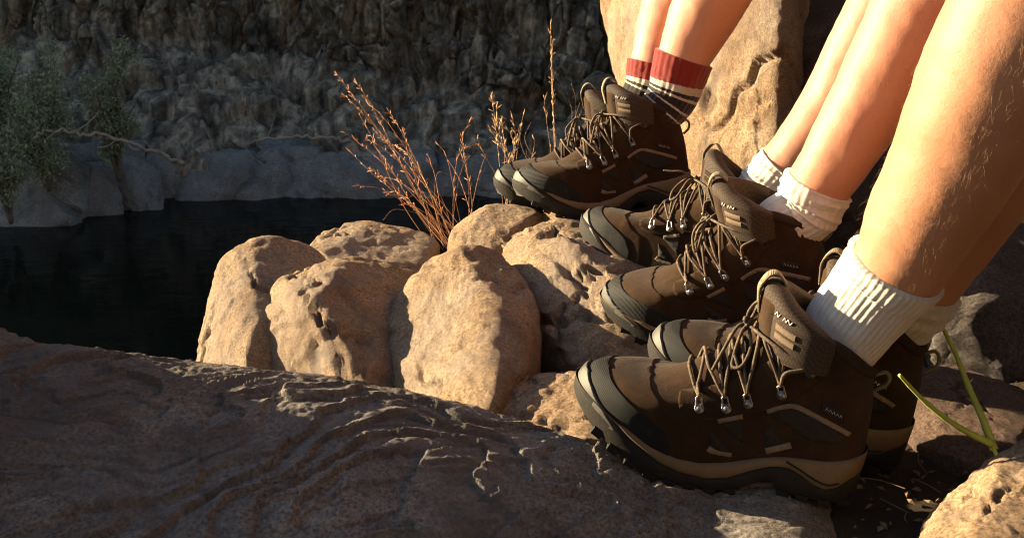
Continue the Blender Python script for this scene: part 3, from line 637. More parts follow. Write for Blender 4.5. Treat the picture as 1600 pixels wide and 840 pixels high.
    for side in (1, -1):
        for x in (.012, .034, .056, .075, .128, .149, .170, .191, .212, .233, .253, .272):
            sl_ = (zg(x + .004) - zg(x - .004)) / .008; an = math.atan(sl_); c, s = math.cos(an), math.sin(an)
            y = cen(x) + side * (ws(x, -.0065)); v, f = box((0, 0, 0), (.0135, .0135, .0085)); v[:, [0, 1]] *= np.where(v[:, 2:3] < 0, .82, 1)
            v = v @ np.array([[c, 0, -s], [0, 1, 0], [s, 0, c]]).T if False else v @ np.array([[c, 0, s], [0, 1, 0], [-s, 0, c]])
            mb = MB(); mb.add(v + np.array([x, y, zg(x) - .0005]), f); out['lug'].append((mb, 'outsole', 'outsole'))
    # tongue
    na = 41; aa = np.linspace(-R(112), R(112), na); prof = []
    for k in range(13): prof.append((k / 12, 1.0))
    for k in range(1, 6): q = math.pi * k / 6; prof.append((1 + .11 * math.sin(q), math.cos(q)))
    for k in range(13): prof.append((1 - k / 12, -1.0))
    V = []
    for h, sd in prof:
        fa = np.abs(aa) / R(112); zt = .2080 - .036 * fa ** 1.5; z0 = .146 - .004 * fa
        z = z0 + (zt - z0) * h; k = (z - .15) / .08; lean = .003 + .005 * np.clip(k, 0, 1.2) * np.cos(aa * .7)
        th_ = .0100 * np.sqrt(np.maximum(.02, 1 - np.clip((fa - .72) / .28, 0, 1) ** 2)) * (1 + .18 * np.sin(np.clip(k, 0, 1) * math.pi))
        cx = .078 - .026 * (1 - np.cos(aa)) / 2 * 0
        rx = .0405 + lean + sd * th_ + .001 * np.sin(aa * 9); ry = .0405 + .004 * np.clip(k, 0, 1) + sd * th_
        V.append(np.stack([cx + rx * np.cos(aa), ry * np.sin(aa), z], -1))
    mb = MB(); mb.add(np.vstack(V), grid_faces(len(prof), na)); e = grid_faces(2, len(prof))
    out['tongue'] = [(mb, 'tongue', None)]
    def tong(a, z, off):
        fa = abs(a) / R(112); k = (z - .15) / .08; lean = .003 + .005 * min(max(k, 0), 1.2) * math.cos(a * .7); th_ = .0100 * (1 + .18 * math.sin(min(max(k, 0), 1) * math.pi))
        return np.array([.078 + (.0405 + lean + th_ + off) * math.cos(a), (.0405 + .004 * min(max(k, 0), 1) + th_ + off) * math.sin(a), z])
    # suede facing on the tongue front, pull tab, tan bars, script mark
    mb = MB(); A = np.linspace(-.62, .62, 15); Zs = np.linspace(.160, .203, 10); V = []
    for z in Zs: V.append(np.array([tong(a, z - .006 * (a / .62) ** 2 * (1 if z > .19 else 0), .0012 if .05 < (z - .160) / .043 < .97 and abs(a) < .6 else -.001) for a in A]))
    mb.add(np.vstack(V), grid_faces(10, 15)); out['tongue_facing'] = [(mb, 'suede', 'tongue')]
    mb = MB(); pth = [tong(.05, .180, .002), tong(.05, .193, .0035), tong(.05, .206, .0045), tong(.05, .2195, -.002), tong(.05, .2215, -.011), tong(.05, .212, -.0205)]; C_ = catmull(pth, 6); V = []
    T, N_, B_ = frames(C_); Yv = np.array([-math.sin(.05), math.cos(.05), 0])
    for c, t in zip(C_, T):
        nn = np.cross(t, Yv); nn /= np.linalg.norm(nn); V.append(np.array([c + Yv * .0065 + nn * .001, c - Yv * .0065 + nn * .001, c - Yv * .0065 - nn * .001, c + Yv * .0065 - nn * .001]))
    mb.add(np.vstack(V), grid_faces(len(C_), 4, True)[:, ::-1]); out['pull_tab'] = [(mb, 'webbing', None)]
    out['tongue_bar'] = []
    for side in (1, -1):
        for zc in (.180, .171):
            mb = MB(); V = []; A = np.linspace(.72, 1.12, 8); Zs = np.array([-.0036, -.0028, 0, .0028, .0036])
            for dz in Zs: V.append(np.array([tong(side * a, zc + dz - .012 * (a - .72), (.0012 if abs(dz) < .003 else -.001)) for a in A]))
            mb.add(np.vstack(V), grid_faces(5, 8) if side > 0 else grid_faces(5, 8)[:, ::-1]); out['tongue_bar'].append((mb, 'beige' if side > 0 else 'suede', 'tongue'))
    mb = MB()
    sq = [(.66, .191), (.70, .194), (.73, .190), (.77, .193)]; mb.add(*tube(catmull([tong(a, z, .0008) for a, z in sq], 5), .0007, 5))
    sq = [(.84, .1885), (.87, .192), (.90, .188), (.94, .1915), (.98, .1875), (1.02, .1905)]; mb.add(*tube(catmull([tong(a, z, .0008) for a, z in sq], 5), .0006, 5)); out['script_mark'] = [(mb, 'white_print', 'tongue')]
    # heel loop
    mb = MB(); mb.add(*tube(catmull([(.012, .003, .134), (.002, .003, .140), (-.004, 0, .134), (-.003, -.002, .124), (.006, -.002, .116)], 6), .0020, 6)); out['heel_loop'] = [(mb, 'webbing', None)]
    # eyelets
    out['eyelet'] = []; EY = [(.1766, .081), (.150, .0845), (.130, .0942), (.1006, .1114), (.0793, .140)]
    tops = {}
    for side in (1, -1):
        for k, (x, z) in enumerate(EY):
            hook = k == 4; c, nv = on([(x, z)], side, .0018); c = c[0]; nv = nv[0]
            dv = on([(x + .0035, z + .010)], side, .0018)[0][0] - c if not hook else on([(x + .006, z + .006)], side, .0018)[0][0] - c
            vv = dv - nv * (dv @ nv); vv /= np.linalg.norm(vv); uu = np.cross(vv, nv); mb = MB()
            a = np.linspace(0, 2 * math.pi, 15)[:-1]
            def disc(r, h0, h1, r1):
                V = [c + nv * h0 + r * (np.cos(t) * uu + np.sin(t) * vv) for t in a] + [c + nv * h1 + r1 * (np.cos(t) * uu + np.sin(t) * vv) for t in a] + [c + nv * h1]
                f = [[j, (j + 1) % 14, 14 + (j + 1) % 14] for j in range(14)] + [[j, 14 + (j + 1) % 14, 14 + j] for j in range(14)] + [[14 + j, 14 + (j + 1) % 14, 28] for j in range(14)]; mb.add(np.array(V), np.array(f))
            disc(.0052, -.001, .0010, .0050); disc(.0034, .001, .0026, .0026)
            for sx in (-1, 1):
                mb.add(*tube(catmull([c + uu * sx * .0036 + nv * .0006, c + uu * sx * .0030 + vv * .006 + nv * .0016, c + uu * sx * .0026 + vv * .0115 + nv * .0030], 3), .0011, 6))
            top = c + vv * .0115 + nv * .0030; mb.add(*tube(np.array([top - uu * .0026, top + uu * .0026]), .0012, 6)); tops[(side, k)] = top + nv * .0015
            out['eyelet'].append((mb, 'metal' if not hook else 'metal_dark', None))
    return out, tops
PARTS, TOPS = boot_parts()
MESHES = {}
for mir in (False, True):
    for nm, lst in PARTS.items():
        for k, (mb, mt, par) in enumerate(lst): MESHES[(mir, nm, k)] = mb.mesh(nm, M[mt], smooth=nm not in ('lug',), my=mir)
for me in set(MESHES.values()):            # make every shell face outwards
    bm = bmesh.new(); bm.from_mesh(me); bmesh.ops.recalc_face_normals(bm, faces=bm.faces[:]); bm.to_mesh(me); bm.free()
def lace_mesh(r, mir, loops):
    mb = MB(); j = lambda s=.002: np.array([r.uniform(-s, s) for _ in range(3)])
    def ridge(x):
        zz = np.interp(-x, -RK[4:, 1], RK[4:, 2]); return np.array([x, 0, zz])
    LR = .0019
    EYX = [(.1766, .081), (.150, .0845), (.130, .0942), (.1006, .1114), (.0793, .140)]
    ER = [(x + (.0045 if k < 4 else .008), z + (.0115 if k < 4 else .008)) for k, (x, z) in enumerate(EYX)]
    def hug(ka, sa, kb, sb, lift):         # a strand from eyelet ka on side sa over the ridge to eyelet kb on side sb
        xm = .5 * (ER[ka][0] + ER[kb][0]) + .010; zm = float(np.interp(-xm, -RK[4:, 1], RK[4:, 2])); u = np.linspace(0, 1, 7)[1:, None]; P = [TOPS[(sa, ka)]]
        for side, kk, rev in ((sa, ka, False), (sb, kb, True)):
            q = np.array(ER[kk]) * (1 - u) + np.array([xm, zm - .0006]) * u; v = on(q, side, .0026)[0] + np.array([0, 0, 1]) * (lift * np.sin(u * math.pi / 2) + r.uniform(-.0006, .0006))
            P.append(v if not rev else v[::-1][1:])
        mb.add(*tube(catmull(np.vstack(P + [TOPS[(sb, kb)]]), 4), LR, 6))
    for k in range(4):
        hug(k, 1, k, -1, .001)
        hug(k, 1, k + 1, -1, .003); hug(k, -1, k + 1, 1, .0055)
    K = np.array([.143, .002, .163])
    for side in (1, -1):
        a = TOPS[(side, 4)]; mb.add(*tube(catmull([TOPS[(side, 3)], .5 * (TOPS[(side, 3)] + a) + [.008, side * .004, .004], a, .5 * (a + K) + [.006, side * .012, .006], K + [0, side * .003, 0]], 6), LR, 6))
    for a in np.linspace(0, 5, 4): mb.add(*tube(catmull([K + j(.004), K + j(.006), K + j(.006), K + j(.004)], 5), LR * 1.25, 6))
    for lp in loops: mb.add(*tube(catmull([K + np.array(p) * .62 + (j(.003) if 0 < i < len(lp) - 1 else 0) for i, p in enumerate(lp)], 9), LR, 6))
    return mb.mesh('lace', M['lace'], my=False)
LOOP_A = [(0, 0, 0), (.012, .018, -.012), (.020, .036, -.040), (.012, .050, -.062), (-.004, .052, -.056), (-.006, .036, -.026), (0, .004, 0)]
LOOP_B = [(0, 0, 0), (-.004, -.014, .020), (-.016, -.026, .046), (-.044, -.022, .060), (-.060, .004, .054), (-.034, .014, .050), (-.008, .004, .040), (.004, 0, .018), (0, 0, 0)]
LOOP_C = [(0, 0, 0), (.014, -.020, -.010), (.028, -.040, -.035), (.018, -.052, -.052), (.004, -.044, -.036), (0, -.004, 0)]
LOOP_D = [(0, 0, 0), (.020, .010, -.004), (.040, .020, -.030), (.042, .034, -.058), (.026, .036, -.052), (.016, .014, -.010), (0, 0, 0)]
END_A = [(0, 0, 0), (.020, .012, -.010), (.034, .032, -.040), (.044, .044, -.074)]; END_B = [(0, 0, 0), (.018, -.014, -.010), (.034, -.034, -.040), (.046, -.045, -.074)]
END_C = [(0, 0, 0), (.030, .010, .012), (.060, .016, .010), (.080, .018, .004)]; END_D = [(0, 0, 0), (.016, .026, -.010), (.020, .046, -.044), (.022, .052, -.066)]
LAB = dict(nearL=('brown hiking boot with long lace loops resting on the slab, white sock inside', [LOOP_A, LOOP_B, END_A]),
           nearR=('brown hiking boot half hidden behind the boot resting on the slab', [LOOP_C, LOOP_D, END_B]),
           midL=('brown hiking boot pointing down the creased boulder, between two other white-socked boots', [LOOP_D, LOOP_C, END_B]),
           midR=('brown hiking boot turned outward with shiny eyelets, directly in front of the striped-sock boots', [LOOP_C, END_C, LOOP_D]),
           farL=('brown hiking boot worn over a red and black striped sock, fully in view', [LOOP_D, LOOP_C, END_A]),
           farR=('brown hiking boot mostly hidden behind the fully visible striped-sock boot', [LOOP_D, END_B, END_A]))
PERSON_OF = {}
for bi, (nm, p) in enumerate(POSE.items()):
    O, X, Y, Z = axes(p); mat4 = Matrix(((X[0], Y[0], Z[0], O[0]), (X[1], Y[1], Z[1], O[1]), (X[2], Y[2], Z[2], O[2]), (0, 0, 0, 1)))
    root = empty('hiking_boot', mat4, label=LAB[nm][0], category='boot', group='matching hiking boots on the rocks'); mir = nm.endswith('R'); made = {}
    for part, lst in PARTS.items():
        for k, (mb, mt, par) in enumerate(lst): 
            o = link(part, MESHES[(mir, part, k)], made.get(par, root)); made.setdefault(part, o)
    link('lace', lace_mesh(random.Random(bi + 3), mir, LAB[nm][1]), root)

# ------------------------------------------------------------------ people: both legs of each are one continuous body
def leg_path(boot, pts):
    l = [(bl(boot, (.19, 0, .050)), .020), (bl(boot, (.125, 0, .075)), .025), (bl(boot, (.075, 0, .100)), .029), (bl(boot, (.060, 0, .140)), .0335)]
    return l + [(at(a, b, d), r) for a, b, d, r in pts]
def body(name, legL, legR, hipc, mat, label):
    kL, kR = legL[-1][0], legR[-1][0]; hipc = np.array(hipc)
    def thigh(k, side): 
        h = hipc + np.array([0, side, 0]); return [(k * .72 + h * .28 + [0, 0, .035], .066), (k * .4 + h * .6 + [0, 0, .02], .078), (h, .092)]
    seq = legL + thigh(kL, -.085) + [(hipc, .10)] + thigh(kR, .085)[::-1] + legR[::-1]
    P = np.array([s[0] for s in seq]); r = np.array([s[1] for s in seq]); C = catmull(np.column_stack([P, r]), 14); n = len(C); k = 40
    V, F, uv = tube(C[:, :3], C[:, 3], k, True)
    nn = V - np.vstack([np.repeat(C[:, :3], k, 0), C[:1, :3], C[-1:, :3]]); ln = np.linalg.norm(nn, axis=1)[:, None] + 1e-9
    V = V + nn / ln * (.0022 * fbm(V * 14, 3) + .0005 * fbm(V * 70, 2))[:, None]
    o = link(name, raw_mesh(name, V, F, mat, uv=uv), label=label, category='person'); return o, C
def sock(parent, path, i0, i1, mat, rib, folds, seed, thick=.0032, n=90, cuff=True):
    P = np.array([s[0] for s in path]); r = np.array([s[1] for s in path]); C = catmull(np.column_stack([P, r]), 14); u = np.arange(len(C)) / 14.0
    uu = np.linspace(i0, i1, n); C = np.stack([np.interp(uu, u, C[:, k]) for k in range(4)], -1); k = rib * 6
    v = np.linspace(0, 1, n); T, N, B = frames(C[:, :3]); a = np.arange(k) * 2 * math.pi / k; g = np.random.default_rng(seed)
    A, Vv = np.meshgrid(a, v); rr = C[:, 3][:, None] + thick
    rr = rr + .0004 * np.sign(np.sin(A * rib)) * np.abs(np.sin(A * rib)) ** .6 * (1 - .0 * Vv)
    for fv, amp, sk, wd in folds: rr = rr + amp * np.exp(-((Vv - fv - sk * np.cos(A - 1.2)) / wd) ** 2)
    Q = np.stack([np.cos(A).ravel() * 2, np.sin(A).ravel() * 2, Vv.ravel() * 5], -1); rr = rr + (.0014 * fbm(Q + seed, 3)).reshape(rr.shape)
    if cuff: rr = rr + .0011 * sstep(.0, .02, Vv - .80 + 0 * A) + .0009 * np.exp(-((Vv - .985) / .02) ** 2)
    rr = np.where(Vv > .999, C[:, 3][:, None] - .001, rr)
    V = C[:, None, :3] + rr[..., None] * (np.cos(A)[..., None] * N[:, None] + np.sin(A)[..., None] * B[:, None])
    edge = V[-1] - T[-1] * .0; V[-1] = V[-1]
    uv = np.stack([A.ravel() / (2 * math.pi), Vv.ravel()], -1); me = raw_mesh('sock', V.reshape(-1, 3), grid_faces(n, k, True)[:, ::-1], mat, uv=uv); link('sock', me, parent)
# near person
nl = leg_path('nearL', [(1326, 508, .985, .0395), (1372, 450, .965, .0425), (1404, 412, .945, .0450), (1448, 331, .915, .0515), (1496, 246, .885, .0570), (1549, 131, .85, .0615), (1600, 10, .82, .0600), (1655, -100, .79, .0600), (1690, -190, .77, .0600)])
nr = leg_path('nearR', [(1388, 500, 1.085, .0390), (1416, 468, 1.065, .0420), (1436, 436, 1.05, .0440), (1476, 360, 1.02, .0530), (1520, 280, .99, .0610), (1575, 160, .96, .0670), (1625, 40, .93, .0650), (1670, -70, .90, .0590), (1700, -150, .88, .0600)])
pa, CA = body('person', nl, nr, (1.02, .80, 1.02), M['skin1'], 'bare-legged person sitting on rock, golden leg hair, white ribbed socks pulled straight')
sock(pa, nl, 2.4, 5.95, M['sock'], 46, [(.80, .0012, .01, .012)], 1); sock(pa, nr, 2.4, 5.9, M['sock'], 34, [(.55, .003, .03, .03), (.7, .003, .03, .03), (.86, .002, .02, .03)], 2)
ml = leg_path('midL', [(1258, 330, 1.253, .0380), (1279, 288, 1.238, .0400), (1304, 252, 1.223, .0420), (1350, 175, 1.203, .0480), (1400, 88, 1.178, .0540), (1452, -10, 1.153, .0570), (1500, -100, 1.128, .0520), (1535, -170, 1.108, .0530)])
mr = leg_path('midR', [(1188, 306, 1.446, .0375), (1222, 268, 1.431, .0395), (1250, 236, 1.416, .0410), (1303, 155, 1.396, .0455), (1352, 70, 1.366, .0510), (1400, -20, 1.336, .0530), (1445, -110, 1.306, .0500), (1480, -180, 1.286, .0510)])
pb, CB = body('person', ml, mr, (1.0, 1.14, 1.06), M['skin2'], 'smooth slender-legged person between the others, white socks slouched in folds')
FO = [(.45, .0025, .05, .022), (.60, .0028, -.05, .022), (.74, .0030, .04, .02), (.88, .0018, .02, .02)]
sock(pb, ml, 2.4, 5.0, M['sock'], 30, FO, 3); sock(pb, mr, 2.4, 5.2, M['sock'], 30, FO, 4)
fl = leg_path('farL', [(1050, 150, 1.670, .0400), (1068, 92, 1.650, .0460), (1092, 38, 1.630, .0540), (1122, -25, 1.600, .0620), (1165, -120, 1.560, .0660), (1205, -215, 1.530, .0600), (1230, -290, 1.510, .0610)])
fr = leg_path('farR', [(1012, 142, 1.745, .0400), (1023, 100, 1.735, .0440), (1040, 40, 1.72, .0500), (1066, -25, 1.69, .0580), (1110, -120, 1.65, .0630), (1150, -215, 1.62, .0590), (1180, -290, 1.60, .0600)])
pc, CC = body('person', fl, fr, (.86, 1.58, 1.14), M['skin3'], 'pale-legged person sitting at the far end, red cuffed black striped socks')
sock(pc, fl, 2.3, 5.05, M['stripes'], 26, [(.8, .001, 0, .02)], 5); sock(pc, fr, 2.3, 5.0, M['stripes'], 26, [], 6)
def hairs(parent, path, i0, i1, n, length, seed, rad=.000045):
    g = np.random.default_rng(seed); P = np.array([s[0] for s in path]); r = np.array([s[1] for s in path]); C = catmull(np.column_stack([P, r]), 14); u = np.arange(len(C)) / 14.0
    T, N, B = frames(C[:, :3]); mb = MB()
    for _ in range(n):
        q = g.uniform(i0, i1); i = np.interp(q, u, np.arange(len(C))); i = int(round(i)); a = g.uniform(0, 2 * math.pi); d = math.cos(a) * N[i] + math.sin(a) * B[i]
        if d @ np.array([-.8, -.6, 0]) < -.15 or (d @ SUN > .62 and g.uniform() < .85): continue
        p = C[i, :3] + d * (C[i, 3] - .0004) + T[i] * g.uniform(-.008, .008); dn = -T[i] + g.normal(0, .35, 3); dn /= np.linalg.norm(dn); L = length * g.uniform(.5, 1.2)
        pts = np.array([p, p + d * L * .30 + dn * L * .35, p + d * L * .38 + dn * L * .75 + g.normal(0, .0006, 3), p + d * L * .36 + dn * L * 1.05 + g.normal(0, .001, 3)])
        V, F, uv = tube(pts, np.array([1, .9, .7, .2]) * rad, 3, False); mb.add(V, F)
    link('leg_hair', mb.mesh('leg_hair', M['hair']), parent, kind='stuff')
hairs(pa, nl, 5.9, 11, 4200, .0085, 11); hairs(pb, ml, 5.2, 10, 500, .005, 12, .00006); hairs(pc, fl, 4.8, 8, 800, .007, 13, .00007)

# ------------------------------------------------------------------ rocks behind and around the legs
b_H = [(925, -60, 2.70), (935, 60, 2.64), (955, 130, 2.52), (1010, 205, 2.24), (1065, 245, 2.0), (1150, 285, 1.90), (1185, 240, 1.84), (1185, 130, 1.82), (1200, 10, 1.82), (1215, -80, 1.84)]
hull_rock('boulder', np.vstack([ats(b_H), lower(ats(b_H[3:7]), .2), ats([(a + 90, b, d + .35) for a, b, d in b_H]), ats([(960, -420, 2.85), (1240, -400, 1.95), (1150, -400, 3.0)])]), 'tall upright boulder behind the striped-sock legs with a rough golden sunlit face', 'boulder', 18, 7, (.02, .012, .007, .0045), 21, chips=18)
b_I = [(1178, 130, 1.99), (1190, 20, 2.02), (1185, -100, 2.05), (1500, -200, 2.1), (1600, 100, 2.0), (1500, 300, 1.9), (1330, 330, 1.86), (1190, 290, 1.92)]
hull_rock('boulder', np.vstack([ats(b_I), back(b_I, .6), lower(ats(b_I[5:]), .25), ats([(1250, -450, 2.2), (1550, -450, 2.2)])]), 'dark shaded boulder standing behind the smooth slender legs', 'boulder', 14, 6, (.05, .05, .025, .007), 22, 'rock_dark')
b_K = [(1475, 470, 1.34), (1490, 420, 1.37), (1560, 330, 1.50), (1700, 280, 1.62), (1800, 420, 1.55), (1760, 620, 1.42), (1640, 625, 1.32), (1540, 560, 1.28), (1490, 510, 1.30)]
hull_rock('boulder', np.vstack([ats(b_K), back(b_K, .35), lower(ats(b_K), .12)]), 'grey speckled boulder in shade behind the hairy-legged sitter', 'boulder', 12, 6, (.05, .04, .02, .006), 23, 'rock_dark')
b_L = [(1425, 560, 1.30), (1480, 545, 1.34), (1600, 600, 1.28), (1680, 680, 1.15), (1560, 705, 1.10), (1470, 680, 1.13), (1425, 640, 1.18)]
hull_rock('boulder', np.vstack([ats(b_L), lower(ats(b_L), .12)]), 'low pinkish rock sloping behind the green shoot', 'rock', 14, 6, (.03, .02, .014, .006), 24, 'rock_red')
b_J = [(1440, 860, .84), (1470, 800, .86), (1520, 740, .90), (1600, 690, .93), (1700, 690, .92), (1760, 800, .84), (1700, 930, .78), (1500, 930, .78)]
hull_rock('boulder', np.vstack([ats(b_J), lower(ats(b_J), .15), lower(back(b_J[:5], .08), .03)]), 'rounded golden boulder in front of the green shoot, catching the sun', 'boulder', 10, 6, (.05, .03, .02, .008), 25)
# seat ledge beyond the frame that carries the sitters
seat = [(.84, .62, .94), (.84, 1.72, 1.03), (1.5, .55, .96), (1.5, 1.75, 1.05), (1.0, .5, .3), (.95, 1.8, .3), (1.6, .5, .3), (1.6, 1.8, .3)]
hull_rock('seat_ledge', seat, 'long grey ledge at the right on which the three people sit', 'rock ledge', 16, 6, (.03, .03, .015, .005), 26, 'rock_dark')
# bed rock under the middle and far boots
hull_rock('boulder', np.vstack([ats([(1090, 345, 1.70), (840, 345, 1.74), (850, 330, 1.95), (1110, 300, 1.95), (1150, 360, 1.66), (1000, 390, 1.62)]), [(.55, 1.75, .2), (-.05, 1.75, .2), (.0, 1.5, .25), (.5, 1.45, .25), (.5, 1.6, .47)]]), 'flat topped rock under the striped-sock boots', 'boulder', 14, 6, (.02, .012, .010, .004), 27)
hull_rock('boulder', [(.10, 1.30, .40), (.12, 1.47, .43), (.30, 1.13, .43), (.52, 1.12, .43), (.52, 1.45, .42), (.3, 1.5, .43), (.12, 1.2, .2), (.6, 1.1, .2), (.6, 1.5, .2), (.1, 1.5, .2)], 'shadowed rock under the slouched-sock boots', 'boulder', 14, 6, (.02, .012, .010, .004), 28)

# ------------------------------------------------------------------ plants and litter
def grass_stem(base, tip, bend, mat, spike, seed, parent, r0=.0007):
    g = np.random.default_rng(seed); base, tip = np.array(base), np.array(tip); m = .5 * (base + tip) + np.array(bend); C = catmull([base, .6 * m + .4 * base + g.normal(0, .004, 3), .55 * m + .45 * tip + g.normal(0, .004, 3), tip], 8)
    mb = MB(); mb.add(*tube(C, np.linspace(r0, r0 * .35, len(C)), 5)); T = np.gradient(C, axis=0); T /= np.linalg.norm(T, axis=1)[:, None]
    n = int(spike * 26)
    for k in range(n):
        q = g.uniform(1 - .62, 1.0); i = min(int(q * (len(C) - 1)), len(C) - 2); f = q * (len(C) - 1) - i; p = C[i] * (1 - f) + C[i + 1] * f
        d = T[i] * .9 + g.normal(0, .33, 3); d /= np.linalg.norm(d); L = g.uniform(.007, .017); Q = np.array([p, p + d * L * .35, p + d * L * .75, p + d * L])
        mb.add(*tube(Q, np.array([.3, 1.1, .8, .05]) * .0010, 4, False))
    return link('stem', mb.mesh('stem', M[mat]), parent)
g = np.random.default_rng(5)
t1 = empty('dry_grass_tuft', Matrix.Translation(Vector(at(702, 372, 1.93))), label='reddish dry grass tuft fanning out over the dark water behind the boulders', category='grass')
b0 = at(702, 372, 1.93)
tips = [(527, 117, 1), (556, 128, 1), (572, 158, .8), (548, 238, 1), (575, 262, .7), (604, 168, .9), (630, 200, .5), (560, 290, .5), (735, 188, .9), (742, 225, .5), (720, 240, .4), (612, 225, .9), (586, 205, .9), (625, 320, .3), (680, 220, .3), (700, 250, .3), (540, 150, .9), (595, 240, .8), (570, 215, .6), (648, 262, .4), (760, 240, .2), (535, 205, .6), (562, 180, .8), (590, 275, .6), (610, 300, .4), (668, 240, .4)]
for k, (x, y, s) in enumerate(tips):
    dd = g.uniform(-.10, .16); p0 = b0 + np.array([g.uniform(-.03, .05), g.uniform(-.03, .03), -.02]); tp = at(x, y, 1.93 + dd)
    grass_stem(p0 - b0, tp - b0, [g.uniform(-.03, .02), 0, g.uniform(.01, .06)], 'grass', s, 100 + k, t1)
for k in range(8):                       # thin bare blades between the seed stalks
    x = g.uniform(560, 760); y = g.uniform(230, 345) - .12 * (x - 560) * (x > 640); p0 = np.array([g.uniform(-.03, .06), g.uniform(-.03, .03), -.02]); tp = at(x, y, 1.93 + g.uniform(-.08, .12)) - b0
    grass_stem(p0, tp, [g.uniform(-.05, .02), 0, g.uniform(.04, .10)], 'grass', 0, 400 + k, t1, .0005)
b1 = at(800, 305, 1.96); t2 = empty('dry_grass_tuft', Matrix.Translation(Vector(b1)), label='short straw tuft with pointed seed heads beside the toes of the striped-sock boots', category='grass')
for k, (x, y, s) in enumerate([(768, 148, 1.2), (775, 165, 1), (783, 180, .8), (792, 200, .6), (812, 195, .3), (800, 180, .5), (765, 200, .4), (820, 170, .1), (790, 225, .4), (745, 215, .3), (835, 215, .1)]):
    grass_stem(np.array([g.uniform(-.02, .02), g.uniform(-.02, .02), -.03]), at(x, y, 1.96 + g.uniform(-.06, .06)) - b1, [g.uniform(-.015, .015), 0, .01], 'straw', s, 200 + k, t2)
b2 = at(872, 270, 2.0); t3 = empty('dry_grass_tuft', Matrix.Translation(Vector(b2)), label='tall upright straw stalk with curling blades beside the striped-sock boots', category='grass')
for k, (x, y, s, bx) in enumerate([(860, 40, 1.3, 0), (864, 62, .7, 0), (893, 130, .0, .03), (886, 150, .0, .03), (815, 200, 0, -.04), (830, 190, 0, -.05), (906, 160, 0, .02), (850, 150, .3, 0), (822, 235, 0, -.03)]):
    grass_stem(np.array([g.uniform(-.012, .012), g.uniform(-.01, .01), -.03]), at(x, y, 2.0 + g.uniform(-.04, .04)) - b2, [bx, 0, .01], 'straw', s, 300 + k, t3, .0012 if k < 2 else .0006)
gp = at(1562, 722, 1.06); tg = empty('green_shoot', Matrix.Translation(Vector(gp)), label='bright green leafless forked shoot rising behind the golden boulder', category='plant')
def shoot(pts, r0, seed):
    g = np.random.default_rng(seed); C = catmull(ats(pts) - gp, 10); mb = MB(); rad = np.linspace(r0, r0 * .45, len(C)) * (1 + .15 * (np.arange(len(C)) % 7 == 0)); mb.add(*tube(C, rad, 8))
    T = np.gradient(C, axis=0); T /= np.linalg.norm(T, axis=1)[:, None]
    for i in range(4, len(C) - 2, 6):
        d = T[i] + g.normal(0, .4, 3); Q = np.array([C[i], C[i] + d * .003, C[i] + d * .007]); mb.add(*tube(Q, np.array([.0014, .0012, .0003]), 5, False))
    link('stem', mb.mesh('stem', M['green']), tg)
shoot([(1565, 730, 1.06), (1556, 708, 1.06), (1548, 690, 1.06)], .0034, 1); shoot([(1549, 693, 1.06), (1515, 676, 1.05), (1480, 655, 1.04), (1440, 622, 1.03), (1405, 585, 1.02)], .0040, 2); shoot([(1553, 702, 1.062), (1536, 655, 1.07), (1516, 610, 1.08), (1494, 555, 1.09), (1469, 503, 1.10)], .0044, 3)
# leaf litter, twigs and crumbs on the soil behind the heels
mb = MB(); g = np.random.default_rng(9)
for _ in range(900):
    x, y = g.uniform(.25, .75), g.uniform(.72, 1.5); z = max(ground_z(x, y), 0); a = g.uniform(0, 6.28); L = g.uniform(.002, .008); Wd = L * g.uniform(.2, .6)
    c, s = math.cos(a), math.sin(a); tz = g.uniform(0, .5) * L; v = np.array([[-L, 0, 0], [0, -Wd, tz], [L, 0, tz * .6], [0, Wd, tz * .4], [0, 0, tz + .002]]); v[:, :2] = v[:, :2] @ np.array([[c, s], [-s, c]])
    mb.add(v + [x, y, z + .003], [[0, 1, 4], [1, 2, 4], [2, 3, 4], [3, 0, 4], [0, 3, 1], [3, 2, 1]])
for _ in range(70):
    x, y = g.uniform(.28, .75), g.uniform(.72, 1.4); a = g.uniform(0, 6.28); L = g.uniform(.015, .06); z = ground_z(x, y) + .004; d = np.array([math.cos(a), math.sin(a), g.uniform(-.05, .15)])
    mb.add(*tube(catmull([np.array([x, y, z]), np.array([x, y, z]) + d * L * .5 + g.normal(0, .002, 3), np.array([x, y, z]) + d * L], 3), .0008, 4, False))
link('leaf_litter', mb.mesh('leaf_litter', M['litter'], smooth=False), label='scattered brown leaf litter and twigs on the dark soil by the heels', category='leaf litter', kind='stuff')

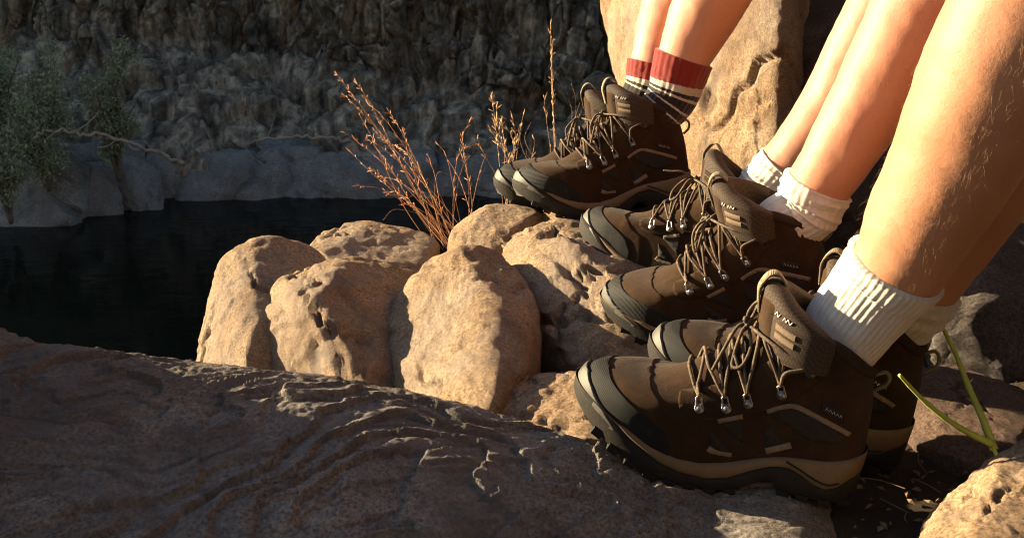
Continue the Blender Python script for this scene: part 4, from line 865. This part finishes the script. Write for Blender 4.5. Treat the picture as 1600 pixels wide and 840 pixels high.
# far bank plants -------------------------------------------------
def shrub(base, h, wd, nl_, seed, mat, label, group=None, leafsize=.07):
    g = np.random.default_rng(seed); base = np.array(base, float); root = empty('shrub', Matrix.Translation(Vector(base)), label=label, category='shrub', group=group); mt = MB(); tipsL = []
    for k in range(9):
        a = g.uniform(0, 6.28); sp = g.uniform(.2, 1) * wd * .5; tip = np.array([math.cos(a) * sp, math.sin(a) * sp * .7, h * g.uniform(.55, 1)]); m = tip * .5 + g.normal(0, .12, 3)
        C = catmull([np.array([0, 0, -.15]), m * [.6, .6, 1], tip], 8); mt.add(*tube(C, np.linspace(.035, .008, len(C)), 5)); 
        for _ in range(7):
            i = g.integers(5, len(C)); d = g.normal(0, 1, 3); d /= np.linalg.norm(d); e = C[i] + d * g.uniform(.15, .45) * wd * .5 + [0, 0, .1]; mt.add(*tube(catmull([C[i], .5 * (C[i] + e) + g.normal(0, .04, 3), e], 4), .006, 4, False)); tipsL.append((C[i], e))
    link('trunk', mt.mesh('trunk', M['bark']), root); n = nl_; idx = g.integers(0, len(tipsL), n); A = np.array([tipsL[i][0] for i in idx]); Bp = np.array([tipsL[i][1] for i in idx])
    f = g.uniform(.25, 1.25, (n, 1)); P = A * (1 - f) + Bp * f + g.normal(0, .09, (n, 3)) * wd * .45
    d = g.normal(0, 1, (n, 3)); d[:, 2] -= .5; d /= np.linalg.norm(d, axis=1)[:, None]; u = np.cross(d, g.normal(0, 1, (n, 3))); u /= np.linalg.norm(u, axis=1)[:, None]; L = leafsize * g.uniform(.6, 1.4, (n, 1))
    V = np.stack([P, P + d * L * .5 + u * L * .16, P + d * L, P + d * L * .5 - u * L * .16], 1).reshape(-1, 3); F = np.arange(4 * n).reshape(-1, 4)
    link('crown', raw_mesh('crown', V, F, M[mat], smooth=False), root)
def on_px(px, py, dep): return at(px, py, dep)
shrub(at(75, 285, 16.5), 2.1, 2.3, 9000, 1, 'leaf', 'large grey green shrub above the pale branch on the far bank', None)
shrub(at(185, 270, 17.2), 2.2, 1.5, 6000, 2, 'leaf', 'slender grey green shrub where the pale branch meets the bank', None)
shrub(at(15, 335, 16.0), 1.2, 1.3, 4000, 3, 'leaf', 'low shrub hanging over the water edge on the far bank', None)
shrub(at(5, 225, 17.5), 1.7, 1.6, 5000, 5, 'leaf', 'bushy shrub against the cliff behind the large grey green shrub', None)
def branch(name, pts, r0, label, twigs, seed):
    g = np.random.default_rng(seed); C = catmull(ats(pts), 8); org = C[0].copy(); C = C - org; C[1:] += g.normal(0, .022, (len(C) - 1, 3)); mb = MB(); mb.add(*tube(C, np.linspace(r0, r0 * .3, len(C)) * (1 + .18 * g.normal(0, 1, len(C)).clip(-1, 1)), 7))
    for _ in range(twigs):
        i = g.integers(4, len(C)); d = g.normal(0, 1, 3) * [1, .4, 1]; d /= np.linalg.norm(d); L = g.uniform(.2, .6); mb.add(*tube(catmull([C[i], C[i] + d * L * .5 + g.normal(0, .04, 3), C[i] + d * L + [0, 0, .05]], 5), r0 * .22, 4, False))
    o = link(name, mb.mesh(name, M['branch']), label=label, category='branch'); o.location = org
branch('dead_branch', [(285, 255, 16.9), (255, 243, 16.6), (215, 228, 16.2), (170, 212, 15.9), (125, 209, 15.7), (80, 203, 15.6), (52, 214, 15.5)], .042, 'pale bare branch reaching out over the water on the far bank', 7, 3)
branch('dead_branch', [(550, 222, 18.2), (505, 214, 18.0), (450, 214, 17.9), (400, 220, 17.8), (380, 228, 17.7)], .035, 'thin grey dead branch lying on the far bank ledges', 4, 4)
